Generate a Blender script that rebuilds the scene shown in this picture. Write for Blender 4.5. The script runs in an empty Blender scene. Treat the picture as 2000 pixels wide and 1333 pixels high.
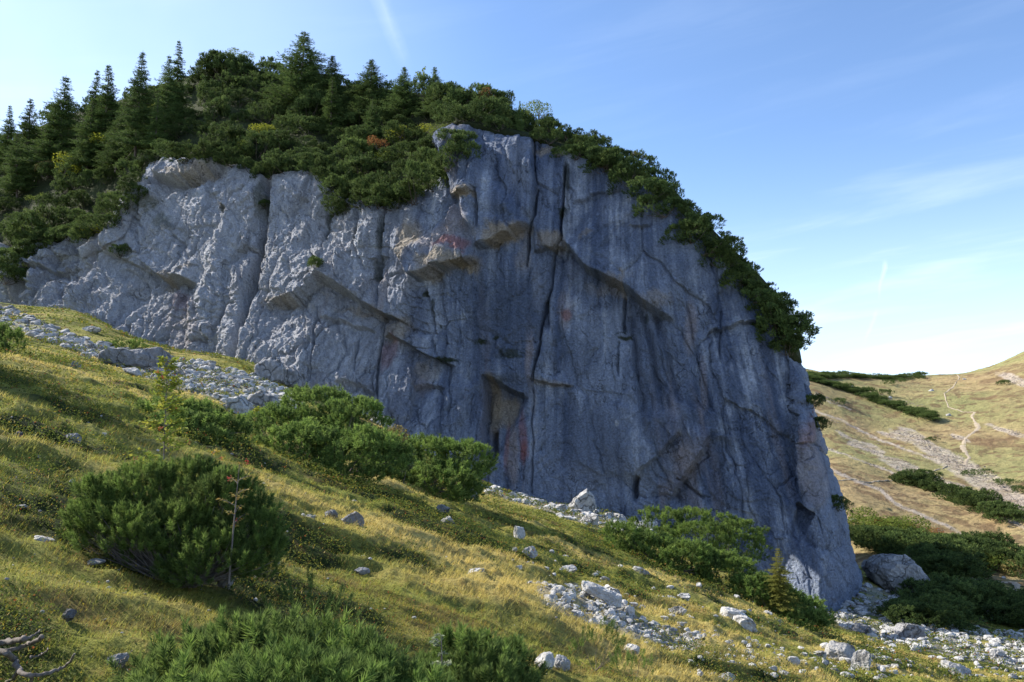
import bpy, bmesh, math, random
import numpy as np
from mathutils import Vector, Matrix
R = math.radians
SC = bpy.context.scene
COL = SC.collection
rng = np.random.default_rng(7)
random.seed(7)

# ------------------------------------------------------------------ camera, sky, sun, exposure
F = 1556.0                      # focal length in photo pixels (photo 2000 wide)
PITCH = math.atan(213.5 / F)
cam_d = bpy.data.cameras.new('camera'); cam = bpy.data.objects.new('camera', cam_d); COL.objects.link(cam)
cam_d.sensor_width = 36; cam_d.lens = F / 2000 * 36; cam_d.clip_start = 0.1; cam_d.clip_end = 6000
cam.location = (0, 0, 0); cam.rotation_euler = (math.pi / 2 + PITCH, 0, 0)
SC.camera = cam

SUN_AZ = R(-66)                 # from +Y, negative = to the left
SUN_EL = R(36)
SUN = np.array([math.sin(SUN_AZ) * math.cos(SUN_EL), math.cos(SUN_AZ) * math.cos(SUN_EL), math.sin(SUN_EL)])
SC.view_settings.view_transform = 'Standard'; SC.view_settings.look = 'None'
SC.view_settings.exposure = 1.08; SC.view_settings.gamma = 1.0
sd = bpy.data.lights.new('sun', 'SUN'); sd.energy = 5.0; sd.angle = R(0.5); sd.color = (1.0, 0.93, 0.82)
so = bpy.data.objects.new('sun', sd); COL.objects.link(so)
so.rotation_euler = Vector(SUN).to_track_quat('Z', 'Y').to_euler()

def build_world():
    w = bpy.data.worlds.new("World"); SC.world = w; w.use_nodes = True
    nt = w.node_tree; N = nt.nodes; L = nt.links; N.clear()
    out = N.new('ShaderNodeOutputWorld'); bg = N.new('ShaderNodeBackground'); L.new(bg.outputs[0], out.inputs[0])
    sky = N.new('ShaderNodeTexSky'); sky.sky_type = 'NISHITA'; sky.sun_disc = False
    sky.sun_elevation = SUN_EL; sky.sun_rotation = SUN_AZ
    sky.altitude = 1700; sky.air_density = 1.0; sky.dust_density = 0.4; sky.ozone_density = 3.4
    bg.inputs[1].default_value = 0.135
    tc = N.new('ShaderNodeTexCoord')
    def vm(op, a, b=None, out_i=0):
        n = N.new('ShaderNodeVectorMath'); n.operation = op
        if isinstance(a, (tuple, list)): n.inputs[0].default_value = a
        else: L.new(a, n.inputs[0])
        if b is not None:
            if isinstance(b, (tuple, list)): n.inputs[1].default_value = b
            else: L.new(b, n.inputs[1])
        return n.outputs[out_i]
    def m(op, a, b=None, clamp=False):
        n = N.new('ShaderNodeMath'); n.operation = op; n.use_clamp = clamp
        for i, v in enumerate((a, b)):
            if v is None: continue
            if isinstance(v, (int, float)): n.inputs[i].default_value = v
            else: L.new(v, n.inputs[i])
        return n.outputs[0]
    def mr(v, a, b, c=0.0, d=1.0):
        n = N.new('ShaderNodeMapRange'); n.interpolation_type = 'SMOOTHSTEP'
        L.new(v, n.inputs[0]); n.inputs[1].default_value = a; n.inputs[2].default_value = b
        n.inputs[3].default_value = c; n.inputs[4].default_value = d
        return n.outputs[0]
    D = vm('NORMALIZE', tc.outputs['Generated'])
    # thin high cloud: streaks running along a fixed heading of the sky
    ax1 = Vector(ray(2000, 380)).normalized() - Vector(ray(1500, 480)).normalized(); ax1.normalize()
    mid = Vector(ray(1750, 430)).normalized(); ax2 = mid.cross(ax1).normalized()
    s1 = vm('DOT_PRODUCT', D, tuple(ax1), 1); s2 = vm('DOT_PRODUCT', D, tuple(ax2), 1)
    cx = N.new('ShaderNodeCombineXYZ'); L.new(m('MULTIPLY', s1, 1.6), cx.inputs[0]); L.new(m('MULTIPLY', s2, 13), cx.inputs[1])
    nz = N.new('ShaderNodeTexNoise'); nz.inputs['Scale'].default_value = 1.6; nz.inputs['Detail'].default_value = 7; nz.inputs['Roughness'].default_value = 0.55
    nz.inputs['Distortion'].default_value = 0.35
    L.new(cx.outputs[0], nz.inputs['Vector'])
    streak = mr(nz.outputs[0], 0.47, 0.75)
    nb = N.new('ShaderNodeTexNoise'); nb.inputs['Scale'].default_value = 1.7; nb.inputs['Detail'].default_value = 5; L.new(D, nb.inputs['Vector'])
    veil = mr(nb.outputs[0], 0.35, 0.7)
    sep = N.new('ShaderNodeSeparateXYZ'); L.new(D, sep.inputs[0])
    low = mr(sep.outputs[2], 0.04, 0.42, 1.0, 0.0)
    left = mr(sep.outputs[0], -0.62, 0.02, 1.0, 0.0)
    a = m('MULTIPLY', m('MULTIPLY', streak, 0.55), m('ADD', low, 0.10))
    b_ = m('MULTIPLY', m('MULTIPLY', m('ADD', veil, 0.7), 0.34), left)
    c_ = m('MULTIPLY', m('POWER', low, 1.7), 0.60)
    cov = m('ADD', m('ADD', a, b_), c_, True)
    # two contrails
    def trail(p, q, w0, w1, amt, cov):
        d1 = Vector(ray(*p)).normalized(); d2 = Vector(ray(*q)).normalized()
        n = d1.cross(d2).normalized(); t = (d2 - d1); ln = t.length; t.normalize()
        off = m('ABSOLUTE', vm('DOT_PRODUCT', vm('ADD', D, vm('SCALE', dn.outputs[1], None)), tuple(n), 1) if False else m('ADD', vm('DOT_PRODUCT', D, tuple(n), 1), m('MULTIPLY', m('SUBTRACT', nw.outputs[0], 0.5), 0.012)))
        al = m('SUBTRACT', vm('DOT_PRODUCT', D, tuple(t), 1), t.dot(d1))
        along = m('MULTIPLY', mr(al, -0.05 * ln, 0.15 * ln), mr(al, 0.55 * ln, 1.0 * ln, 1.0, 0.0))
        wd = mr(al, 0.0, ln, w0, w1)
        body = m('SUBTRACT', 1.0, m('DIVIDE', off, wd), True)
        tx = mr(nw.outputs[0], 0.3, 0.6, 0.4, 1.0)
        return m('ADD', cov, m('MULTIPLY', m('MULTIPLY', m('MULTIPLY', body, along), tx), amt), True)
    nw = N.new('ShaderNodeTexNoise'); nw.inputs['Scale'].default_value = 26; nw.inputs['Detail'].default_value = 6; L.new(D, nw.inputs['Vector'])
    cov = trail((722, -60), (800, 150), 0.015, 0.010, 0.20, cov)
    cov = trail((1728, 508), (1716, 592), 0.003, 0.002, 0.30, cov)
    cov = trail((1712, 605), (1684, 680), 0.003, 0.002, 0.15, cov)
    mix = N.new('ShaderNodeMix'); mix.data_type = 'RGBA'
    L.new(cov, mix.inputs[0]); L.new(sky.outputs[0], mix.inputs[6]); mix.inputs[7].default_value = (4.1, 4.75, 5.9, 1)
    L.new(mix.outputs[2], bg.inputs[0])

def ray(px, py):
    a = (px - 1000) / F; b = (666.5 - py) / F
    return (a, math.cos(PITCH) - b * math.sin(PITCH), math.sin(PITCH) + b * math.cos(PITCH))
def at(px, py, Y):
    d = np.array(ray(px, py)); return d * (Y / d[1])
def proj(P):
    P = np.asarray(P); x, y, z = P[..., 0], P[..., 1], P[..., 2]
    dep = y * math.cos(PITCH) + z * math.sin(PITCH); up = -y * math.sin(PITCH) + z * math.cos(PITCH)
    dep = np.where(dep > 0.01, dep, 0.01)
    return 1000 + F * x / dep, 666.5 - F * up / dep
build_world()

# ------------------------------------------------------------------ helpers
TB = np.random.default_rng(3).random((64, 64, 64)).astype(np.float32)
def vn(x, y, z):
    x = np.asarray(x, np.float64); y = np.asarray(y, np.float64); z = np.asarray(z, np.float64)
    x, y, z = np.broadcast_arrays(x, y, z)
    xi = np.floor(x).astype(np.int64); yi = np.floor(y).astype(np.int64); zi = np.floor(z).astype(np.int64)
    fx = x - xi; fy = y - yi; fz = z - zi
    fx = fx * fx * (3 - 2 * fx); fy = fy * fy * (3 - 2 * fy); fz = fz * fz * (3 - 2 * fz)
    x0 = xi & 63; x1 = (xi + 1) & 63; y0 = yi & 63; y1 = (yi + 1) & 63; z0 = zi & 63; z1 = (zi + 1) & 63
    a = TB[x0, y0, z0] * (1 - fx) + TB[x1, y0, z0] * fx
    b = TB[x0, y1, z0] * (1 - fx) + TB[x1, y1, z0] * fx
    c = TB[x0, y0, z1] * (1 - fx) + TB[x1, y0, z1] * fx
    d = TB[x0, y1, z1] * (1 - fx) + TB[x1, y1, z1] * fx
    return (a * (1 - fy) + b * fy) * (1 - fz) + (c * (1 - fy) + d * fy) * fz
def fbm(x, y, z, o=4, g=0.5, ridged=False):
    s = 0; am = 1; t = 0
    for k in range(o):
        n = vn(x, y, z) * 2 - 1
        if ridged: n = 1 - 2 * np.abs(n)
        s = s + n * am; t += am; am *= g
        x, y, z = (1.62 * x + 1.19 * y + 7.3), (-1.19 * x + 1.62 * y + 3.1), z * 2.01 + 5.7
    return s / t
def sstep(a, b, x):
    t = np.clip((x - a) / (b - a), 0, 1); return t * t * (3 - 2 * t)

def voro(u, v, seed):
    """jittered-cell Voronoi: cell id noise (3 channels), offset inside the cell, distance to the border"""
    ui = np.floor(u).astype(np.int64); vi = np.floor(v).astype(np.int64); f1 = np.full(u.shape, 9.0); f2 = np.full(u.shape, 9.0); c1 = np.zeros(u.shape + (5,))
    for du in (-1, 0, 1):
        for dv in (-1, 0, 1):
            a = (ui + du) & 63; b = (vi + dv) & 63; jx = TB[a, b, seed & 63] * .9; jy = TB[a, b, (seed + 7) & 63] * .9
            x = ui + du + jx - u; y = vi + dv + jy - v; d = np.hypot(x, y); m = d < f1
            f2 = np.where(m, f1, np.minimum(f2, d)); f1 = np.where(m, d, f1)
            c = np.stack([TB[a, b, (seed + 13) & 63], TB[a, b, (seed + 21) & 63], TB[a, b, (seed + 29) & 63], -x, -y], -1); c1[m] = c[m]
    return c1, f2 - f1

def setp(o, label=None, cat=None, group=None, kind=None):
    if label: o['label'] = label
    if cat: o['category'] = cat
    if group: o['group'] = group
    if kind: o['kind'] = kind
    return o
def mesh_from(name, V, Fc, cols=None, smooth=False, mats=(), fmat=None):
    V = np.ascontiguousarray(V, np.float32); Fc = np.ascontiguousarray(Fc, np.int32)
    k = Fc.shape[1]; me = bpy.data.meshes.new(name)
    me.vertices.add(len(V)); me.vertices.foreach_set('co', V.ravel())
    me.loops.add(Fc.size); me.loops.foreach_set('vertex_index', Fc.ravel())
    me.polygons.add(len(Fc)); me.polygons.foreach_set('loop_start', np.arange(0, Fc.size, k, dtype=np.int32))
    me.polygons.foreach_set('use_smooth', np.full(len(Fc), smooth))
    if fmat is not None: me.polygons.foreach_set('material_index', np.ascontiguousarray(fmat, np.int32))
    for m in mats: me.materials.append(m)
    me.update(calc_edges=True)
    if cols is not None:
        at_ = me.color_attributes.new('col', 'FLOAT_COLOR', 'POINT')
        c4 = np.ones((len(V), 4), np.float32); c4[:, :3] = cols; at_.data.foreach_set('color', c4.ravel())
    return me
def ob(name, me, parent=None, loc=None):
    o = bpy.data.objects.new(name, me); COL.objects.link(o)
    if parent is not None: o.parent = parent
    if loc is not None: o.location = loc
    return o
def empty(name, loc=(0, 0, 0)):
    o = bpy.data.objects.new(name, None); COL.objects.link(o); o.location = loc; o.empty_display_size = 0.2; return o
def copy_tree(o, parent=None):
    c = o.copy(); COL.objects.link(c); c.parent = parent
    for ch in list(o.children): copy_tree(ch, c)
    return c
def grid_faces(nr, nc):
    i = np.arange(nr - 1)[:, None] * nc + np.arange(nc - 1)[None, :]
    i = i.ravel(); return np.stack([i, i + 1, i + nc + 1, i + nc], 1)

# ------------------------------------------------------------------ materials
class NB:
    def __init__(s, name):
        s.m = bpy.data.materials.new(name); s.m.use_nodes = True; s.t = s.m.node_tree; s.N = s.t.nodes; s.L = s.t.links; s.N.clear()
        s.out = s.N.new('ShaderNodeOutputMaterial')
    def n(s, ty, **kw):
        x = s.N.new(ty)
        for k, v in kw.items(): setattr(x, k, v)
        return x
    def put(s, sock, v):
        if isinstance(v, bpy.types.NodeSocket): s.L.new(v, sock)
        else: sock.default_value = v
    def noise(s, vec, scale, detail=5, rough=0.55, dist=0.0):
        x = s.n('ShaderNodeTexNoise'); s.put(x.inputs['Vector'], vec); x.inputs['Scale'].default_value = scale
        x.inputs['Detail'].default_value = detail; x.inputs['Roughness'].default_value = rough; x.inputs['Distortion'].default_value = dist
        return x.outputs[0]
    def mapr(s, v, a, b, c=0.0, d=1.0):
        x = s.n('ShaderNodeMapRange'); s.put(x.inputs[0], v)
        for i, q in enumerate((a, b, c, d)): s.put(x.inputs[i + 1], q)
        return x.outputs[0]
    def math(s, op, a, b=0.0):
        x = s.n('ShaderNodeMath', operation=op); s.put(x.inputs[0], a); s.put(x.inputs[1], b); return x.outputs[0]
    def mix(s, f, a, b, mode='MIX'):
        x = s.n('ShaderNodeMix', data_type='RGBA', blend_type=mode); s.put(x.inputs[0], f)
        s.put(x.inputs[6], a); s.put(x.inputs[7], b); return x.outputs[2]
    def scale(s, vec, xyz):
        x = s.n('ShaderNodeVectorMath', operation='MULTIPLY'); s.put(x.inputs[0], vec); x.inputs[1].default_value = xyz; return x.outputs[0]
    def bump(s, h, strength, dist, normal=None):
        x = s.n('ShaderNodeBump'); s.put(x.inputs['Height'], h); x.inputs['Strength'].default_value = strength; x.inputs['Distance'].default_value = dist
        if normal is not None: s.L.new(normal, x.inputs['Normal'])
        return x.outputs[0]
    def pos(s): return s.n('ShaderNodeNewGeometry').outputs['Position']
    def obj(s): return s.n('ShaderNodeTexCoord').outputs['Object']
    def attr(s): return s.n('ShaderNodeAttribute', attribute_name='col').outputs['Color']
    def diffuse(s, col, rough=0.95, normal=None, spec=0.15):
        p = s.n('ShaderNodeBsdfPrincipled'); s.put(p.inputs['Base Color'], col); s.put(p.inputs['Roughness'], rough)
        p.inputs['Specular IOR Level'].default_value = spec
        if normal is not None: s.L.new(normal, p.inputs['Normal'])
        s.L.new(p.outputs[0], s.out.inputs[0]); return p
    def leaf(s, col, trans=0.35, rough=0.5, spec=0.25):
        p = s.n('ShaderNodeBsdfPrincipled'); s.put(p.inputs['Base Color'], col); p.inputs['Roughness'].default_value = rough
        p.inputs['Specular IOR Level'].default_value = spec
        t = s.n('ShaderNodeBsdfTranslucent'); s.put(t.inputs[0], col)
        mx = s.n('ShaderNodeMixShader'); mx.inputs[0].default_value = trans
        s.L.new(p.outputs[0], mx.inputs[1]); s.L.new(t.outputs[0], mx.inputs[2]); s.L.new(mx.outputs[0], s.out.inputs[0])

def m_cliff():
    b = NB('limestone_wall'); P = b.pos(); c = b.attr()
    st = b.noise(b.scale(P, (1.0, 1.0, 0.07)), 2.2, 6, 0.6, 0.4)
    st2 = b.noise(b.scale(P, (1.0, 1.0, 0.10)), 0.55, 5, 0.6, 0.6)
    fine = b.noise(P, 5.5, 8, 0.68)
    k = b.math('MULTIPLY', b.mapr(st, 0.3, 0.7, 0.88, 1.12), b.mapr(st2, 0.3, 0.7, 0.92, 1.08))
    k = b.math('MULTIPLY', k, b.mapr(fine, 0.3, 0.7, 0.60, 1.35))
    col = b.mix(1.0, c, k, 'MULTIPLY')
    spots = b.mapr(b.noise(P, 3.3, 6, 0.75), 0.62, 0.70)
    col = b.mix(b.math('MULTIPLY', spots, 0.45), col, (0.40, 0.44, 0.52, 1))
    vo = b.n('ShaderNodeTexVoronoi', feature='DISTANCE_TO_EDGE'); b.put(vo.inputs['Vector'], b.scale(P, (1, 1, 0.32))); vo.inputs['Scale'].default_value = 0.7
    warp = b.n('ShaderNodeVectorMath', operation='ADD'); b.put(warp.inputs[0], b.scale(P, (1, 1, 0.32)))
    nc = b.n('ShaderNodeTexNoise'); b.put(nc.inputs['Vector'], P); nc.inputs['Scale'].default_value = 0.8; nc.inputs['Detail'].default_value = 4
    b.put(warp.inputs[1], b.scale(nc.outputs[1], (1.6, 1.6, 1.6))); b.put(vo.inputs['Vector'], warp.outputs[0])
    crack = b.math('MAXIMUM', b.mapr(vo.outputs[0], 0.0, 0.03), b.mapr(b.noise(P, 0.8, 4), 0.52, 0.46))
    mk = b.mapr(b.noise(P, 0.25, 3), 0.5, 0.62)
    crk = b.math('MAXIMUM', crack, b.math('SUBTRACT', 1.0, mk))
    h = b.math('ADD', b.math('MULTIPLY', fine, 1.6), b.math('MULTIPLY', st, 0.4))
    fr = b.n('ShaderNodeTexVoronoi', feature='F1'); b.put(fr.inputs['Vector'], b.scale(warp.outputs[0], (2.2, 2.2, 2.6))); fr.inputs['Scale'].default_value = 1.0
    h = b.math('ADD', b.math('ADD', h, b.math('MULTIPLY', crk, 0.6)), b.math('MULTIPLY', fr.outputs[0], 0.7))
    nn = b.bump(h, 1.0, 0.38)
    col = b.mix(crk, b.mix(1.0, col, (0.45, 0.45, 0.45, 1), 'MULTIPLY'), col)
    b.diffuse(col, 0.92, nn, 0.2); return b.m
def m_rock(name='limestone_rock', tint=(0.60, 0.59, 0.57, 1)):
    b = NB(name); P = b.pos()
    n1 = b.noise(P, 2.5, 8, 0.65); n2 = b.noise(P, 11, 6, 0.7)
    col = b.mix(b.mapr(n1, 0.35, 0.68), (tint[0] * 0.55, tint[1] * 0.56, tint[2] * 0.58, 1), tint)
    col = b.mix(b.mapr(n2, 0.55, 0.75, 0, 0.6), col, (0.14, 0.14, 0.13, 1))
    vo = b.n('ShaderNodeTexVoronoi', feature='DISTANCE_TO_EDGE'); vo.inputs['Scale'].default_value = 0.55
    wv = b.n('ShaderNodeVectorMath', operation='ADD'); b.put(wv.inputs[0], P); nq = b.n('ShaderNodeTexNoise'); b.put(nq.inputs['Vector'], P); nq.inputs['Scale'].default_value = 1.3; nq.inputs['Detail'].default_value = 5
    b.put(wv.inputs[1], b.scale(nq.outputs[1], (1.5, 1.5, 1.5))); b.put(vo.inputs['Vector'], wv.outputs[0]); ck = b.mapr(vo.outputs[0], 0.0, 0.05)
    col = b.mix(ck, b.mix(1.0, col, (0.35, 0.35, 0.33, 1), 'MULTIPLY'), col)
    oi = b.n('ShaderNodeObjectInfo')
    col = b.mix(1.0, col, b.mapr(oi.outputs['Random'], 0, 1, 0.72, 1.1), 'MULTIPLY')
    b.diffuse(col, 0.93, b.bump(b.math('ADD', b.math('ADD', n1, b.math('MULTIPLY', n2, 0.6)), b.math('MULTIPLY', ck, 0.5)), 1.0, 0.16), 0.2); return b.m
def m_ground():
    b = NB('meadow_turf'); P = b.pos(); c = b.attr()
    n1 = b.noise(P, 1.3, 6, 0.65); n2 = b.noise(P, 9, 6, 0.7); n3 = b.noise(b.scale(P, (1, 1, 1)), 34, 4, 0.7)
    col = b.mix(1.0, c, b.mapr(n1, 0.3, 0.7, 0.68, 1.28), 'MULTIPLY')
    col = b.mix(1.0, col, b.mapr(n2, 0.3, 0.7, 0.5, 1.4), 'MULTIPLY')
    col = b.mix(b.mapr(b.noise(P, 4.1, 5), 0.55, 0.7, 0, 0.5), col, (0.20, 0.125, 0.045, 1))
    h = b.math('ADD', b.math('MULTIPLY', n2, 1.0), b.math('ADD', b.math('MULTIPLY', n3, 0.4), b.math('MULTIPLY', n1, 0.8)))
    b.diffuse(col, 0.95, b.bump(h, 1.0, 0.16), 0.1); return b.m
def m_hill():
    b = NB('hillside_turf'); P = b.pos(); c = b.attr()
    n1 = b.noise(P, 0.12, 8, 0.65); n2 = b.noise(P, 0.9, 8, 0.75)
    col = b.mix(1.0, c, b.mapr(n1, 0.3, 0.7, 0.8, 1.2), 'MULTIPLY')
    col = b.mix(1.0, col, b.mapr(n2, 0.3, 0.7, 0.68, 1.3), 'MULTIPLY')
    b.diffuse(col, 0.95, b.bump(b.math('ADD', n1, n2), 1.0, 0.7), 0.1); return b.m
def m_needle(name, dark, light, tip, trans=0.22):
    b = NB(name); c = b.attr(); oi = b.n('ShaderNodeObjectInfo').outputs['Random']
    s = b.n('ShaderNodeSeparateColor'); b.L.new(c, s.inputs[0])     # r: shoot variation, g: along needle
    col = b.mix(s.outputs[0], dark, light); col = b.mix(b.math('MULTIPLY', s.outputs[1], 0.55), col, tip)
    col = b.mix(b.mapr(b.noise(b.pos(), 0.9, 3), 0.35, 0.65), b.mix(1.0, col, (0.72, 0.8, 0.8, 1), 'MULTIPLY'), col)
    col = b.mix(1.0, col, b.mapr(oi, 0, 1, 0.8, 1.2), 'MULTIPLY')
    b.leaf(col, trans, 0.75, 0.06); return b.m
def m_leafcol(name, trans=0.4):
    b = NB(name); b.leaf(b.attr(), trans, 0.7, 0.08); return b.m
def m_wood(name, c0, c1):
    b = NB(name); P = b.obj(); n = b.noise(b.scale(P, (1, 1, 0.3)), 22, 6, 0.65)
    b.diffuse(b.mix(b.mapr(n, 0.3, 0.7), c0, c1), 0.85, b.bump(n, 0.6, 0.01)); return b.m
M_CLIFF = m_cliff(); M_ROCK = m_rock(); M_GREY = m_rock('grey_rock', (0.36, 0.36, 0.37, 1)); M_PALE = m_rock('pale_rock', (0.70, 0.68, 0.65, 1)); M_WARM = m_rock('warm_rock', (0.56, 0.47, 0.40, 1))
M_GROUND = m_ground(); M_HILL = m_hill()
M_PINE = m_needle('pine_needles', (0.030, 0.060, 0.018, 1), (0.16, 0.24, 0.045, 1), (0.34, 0.42, 0.12, 1), 0.42)  # pale needle tips, brightened in colour to look sunlit
M_PINEF = m_needle('far_pine_needles', (0.024, 0.048, 0.020, 1), (0.115, 0.16, 0.044, 1), (0.21, 0.26, 0.075, 1), 0.32)
M_SPRUCE = m_needle('spruce_needles', (0.030, 0.060, 0.022, 1), (0.12, 0.17, 0.045, 1), (0.16, 0.21, 0.06, 1), 0.3)
M_YSPR = m_needle('yellow_needles', (0.20, 0.20, 0.045, 1), (0.36, 0.34, 0.08, 1), (0.45, 0.42, 0.12, 1), 0.45)
M_LEAF = m_leafcol('leaves'); M_GRASS = m_leafcol('grass_blades', 0.38)
M_BARK = m_wood('bark', (0.06, 0.045, 0.035, 1), (0.17, 0.14, 0.12, 1)); M_DEAD = m_wood('dead_wood', (0.06, 0.05, 0.042, 1), (0.20, 0.175, 0.155, 1))
M_BERRY = NB('berries'); M_BERRY.diffuse((0.55, 0.02, 0.012, 1), 0.4, None, 0.5); M_BERRY = M_BERRY.m
def m_path():
    b = NB('trodden_path'); P = b.pos(); n = b.noise(P, 1.5, 6, 0.7)
    b.diffuse(b.mix(n, (0.24, 0.19, 0.13, 1), (0.44, 0.37, 0.28, 1)), 0.95, b.bump(n, 0.8, 0.1)); return b.m
M_PATH = m_path()

# ------------------------------------------------------------------ terrain height
BASE = [(-900, 420, 140), (-500, 500, 128), (-200, 550, 118), (0, 597, 108), (80, 606, 103), (160, 612, 99), (240, 655, 92), (290, 675, 89), (380, 695, 85.5),
        (460, 702, 82), (520, 722, 80), (600, 765, 77), (700, 805, 76), (800, 860, 75), (900, 925, 74), (1000, 965, 73),
        (1100, 990, 72), (1200, 1005, 70.5), (1300, 1050, 69), (1400, 1095, 67), (1500, 1145, 65), (1620, 1196, 62), (1688, 1138, 72)]
CTRL = list(BASE)
CTRL += [(1660, 1120, 90), (1600, 1110, 120), (1400, 1060, 110), (1100, 1010, 110), (800, 960, 110), (400, 860, 125), (0, 760, 145), (-500, 700, 170),
         (1450, 1000, 220), (1000, 980, 220), (500, 900, 250), (0, 850, 260), (1000, 960, 600), (0, 860, 700), (-600, 850, 400)]
CTRL += [(1570, 727, 345), (1680, 735, 380), (1800, 738, 420), (1870, 731, 410), (2000, 690, 380), (2150, 640, 370), (2400, 540, 360),
         (1570, 775, 480), (1800, 795, 620), (2000, 760, 560), (2400, 640, 520), (1700, 850, 1200), (2300, 800, 1300), (1450, 720, 330), (1400, 800, 500),
         (1600, 830, 250), (1700, 840, 260), (1800, 820, 275), (1900, 830, 265), (2000, 800, 270), (2300, 740, 270),
         (1610, 930, 175), (1700, 950, 172), (1800, 930, 195), (1900, 930, 200), (2000, 930, 195), (2300, 900, 190),
         (1640, 1020, 135), (1750, 1045, 125), (1850, 1040, 132), (2000, 1040, 132), (2300, 1020, 125),
         (1740, 1110, 96), (1850, 1118, 100), (2000, 1135, 98), (2300, 1150, 95),
         (1760, 1165, 75), (1880, 1185, 76), (2000, 1200, 76), (2300, 1260, 70),
         (1720, 1215, 60), (1850, 1240, 57), (2000, 1265, 54), (2300, 1350, 45),
         (1600, 1333, 20), (1800, 1333, 29), (2000, 1333, 40), (1700, 1270, 39), (1500, 1200, 38)]
CTRL += [(-250, 640, 40), (-250, 590, 62), (0, 672, 45), (0, 640, 60), (0, 612, 80), (150, 700, 50), (150, 655, 68), (300, 742, 46), (300, 705, 64), (420, 775, 42), (420, 728, 62), (540, 815, 42), (540, 765, 60), (700, 900, 40), (700, 850, 58), (850, 950, 42), (850, 915, 60), (1000, 990, 50), (1150, 1030, 50), (1300, 1085, 50), (1450, 1130, 52)]
PA, PB, PH = -0.37, -0.02, 2.5
_c = np.array([at(*c) for c in CTRL])
_near = []
for r in (1.0, 2.5, 5, 9, 15, 24):
    for th in (-75, -50, -30, -15, 0, 15, 30 if r < 16 else 22, 50, 75):
        if r == 24 and th > 25: continue
        x, y = r * math.sin(R(th)), r * math.cos(R(th)); _near.append((x, y, PA * x + PB * y - PH))
_c = np.vstack([_c, np.array(_near)])
def tpc(x, y):
    r = np.sqrt(x * x + y * y); return np.arctan2(x, y) * 4.0, np.log(np.maximum(r, 0.7)), r
_u, _v, _r = tpc(_c[:, 0], _c[:, 1])
_q = (_c[:, 2] - (PA * _c[:, 0] + PB * _c[:, 1] - PH)) / _r
def _k(d2): return 0.5 * d2 * np.log(d2 + 1e-12)
_n = len(_c); _A = np.zeros((_n + 3, _n + 3))
_A[:_n, :_n] = _k((_u[:, None] - _u) ** 2 + (_v[:, None] - _v) ** 2) + np.eye(_n) * 0.003
_A[:_n, _n:] = np.stack([np.ones(_n), _u, _v], 1); _A[_n:, :_n] = _A[:_n, _n:].T
_w = np.linalg.solve(_A, np.concatenate([_q, [0, 0, 0]]))
def H0(x, y):
    x = np.asarray(x, float); y = np.asarray(y, float); sh = x.shape; x = x.ravel(); y = y.ravel(); o = np.empty(len(x))
    for s in range(0, len(x), 60000):
        xs, ys = x[s:s + 60000], y[s:s + 60000]; u, v, r = tpc(xs, ys)
        q = _k((u[:, None] - _u) ** 2 + (v[:, None] - _v) ** 2) @ _w[:_n] + _w[_n] + _w[_n + 1] * u + _w[_n + 2] * v
        o[s:s + 60000] = q * r + PA * xs + PB * ys - PH
    return o.reshape(sh)
def Hn(x, y):
    r = np.hypot(x, y)
    s = 0.85 * x + 0.35 * y; c = -0.35 * x + 0.85 * y          # along / across the fall of the slope
    near = np.clip(r / 14, 0.42, 1.0) * (1 - 0.72 * sstep(30, 55, r) * (1 - sstep(90, 140, r)))
    d = 0.30 * fbm(s * 0.10, c * 0.16, 0.3, 3) * near
    tuss = fbm(s * 0.55, c * 1.0, 4.2, 4, 0.55)
    d = d + 0.38 * tuss * near + 0.16 * near * fbm(s * 0.28, c * 0.9, 14.2, 3, 0.5, True)
    d = d + 0.085 * near ** .5 * fbm(x * 2.6, y * 2.6, 9.1, 3, 0.6) + 0.10 * near * np.maximum(0, fbm(x * 1.1, y * 1.1, 2.7, 2)) 
    far = sstep(90, 160, r)
    return d * (1 - far * 0.3) + far * (2.2 * fbm(x * 0.03, y * 0.03, 1.1, 4, 0.5))
def H(x, y): return H0(x, y) + Hn(x, y)
def hits(pxs, pys, y0=2.0, y1=700):
    """points where rays of the photograph meet the ground"""
    pxs = np.asarray(pxs, float); pys = np.asarray(pys, float)
    a = (pxs - 1000) / F; b = (666.5 - pys) / F
    dy = math.cos(PITCH) - b * math.sin(PITCH); dx = a / dy; dz = (math.sin(PITCH) + b * math.cos(PITCH)) / dy
    Ys = np.exp(np.linspace(math.log(y0), math.log(y1), 220))
    X = dx[:, None] * Ys; Yg = np.broadcast_to(Ys, X.shape); Z = dz[:, None] * Ys
    under = Z < H0(X, Yg)
    i = np.argmax(under, 1); ok = under.any(1); i = np.maximum(i, 1)
    gap = (Z - H0(X, Yg)) / Ys + (Ys < 25); i = np.where(ok, i, np.maximum(np.argmin(gap, 1), 1))
    lo = Ys[i - 1]; hi = Ys[i]
    for _ in range(12):
        md = (lo + hi) / 2; u = ~ok | (dz * md < H0(dx * md, md)); hi = np.where(u, md, hi); lo = np.where(u, lo, md)
    P = np.stack([dx * hi, hi, dz * hi], 1); P[:, 2] = H(P[:, 0], P[:, 1]); return P, ok
def hit(px, py):
    P, ok = hits([px], [py]); return P[0]

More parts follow.
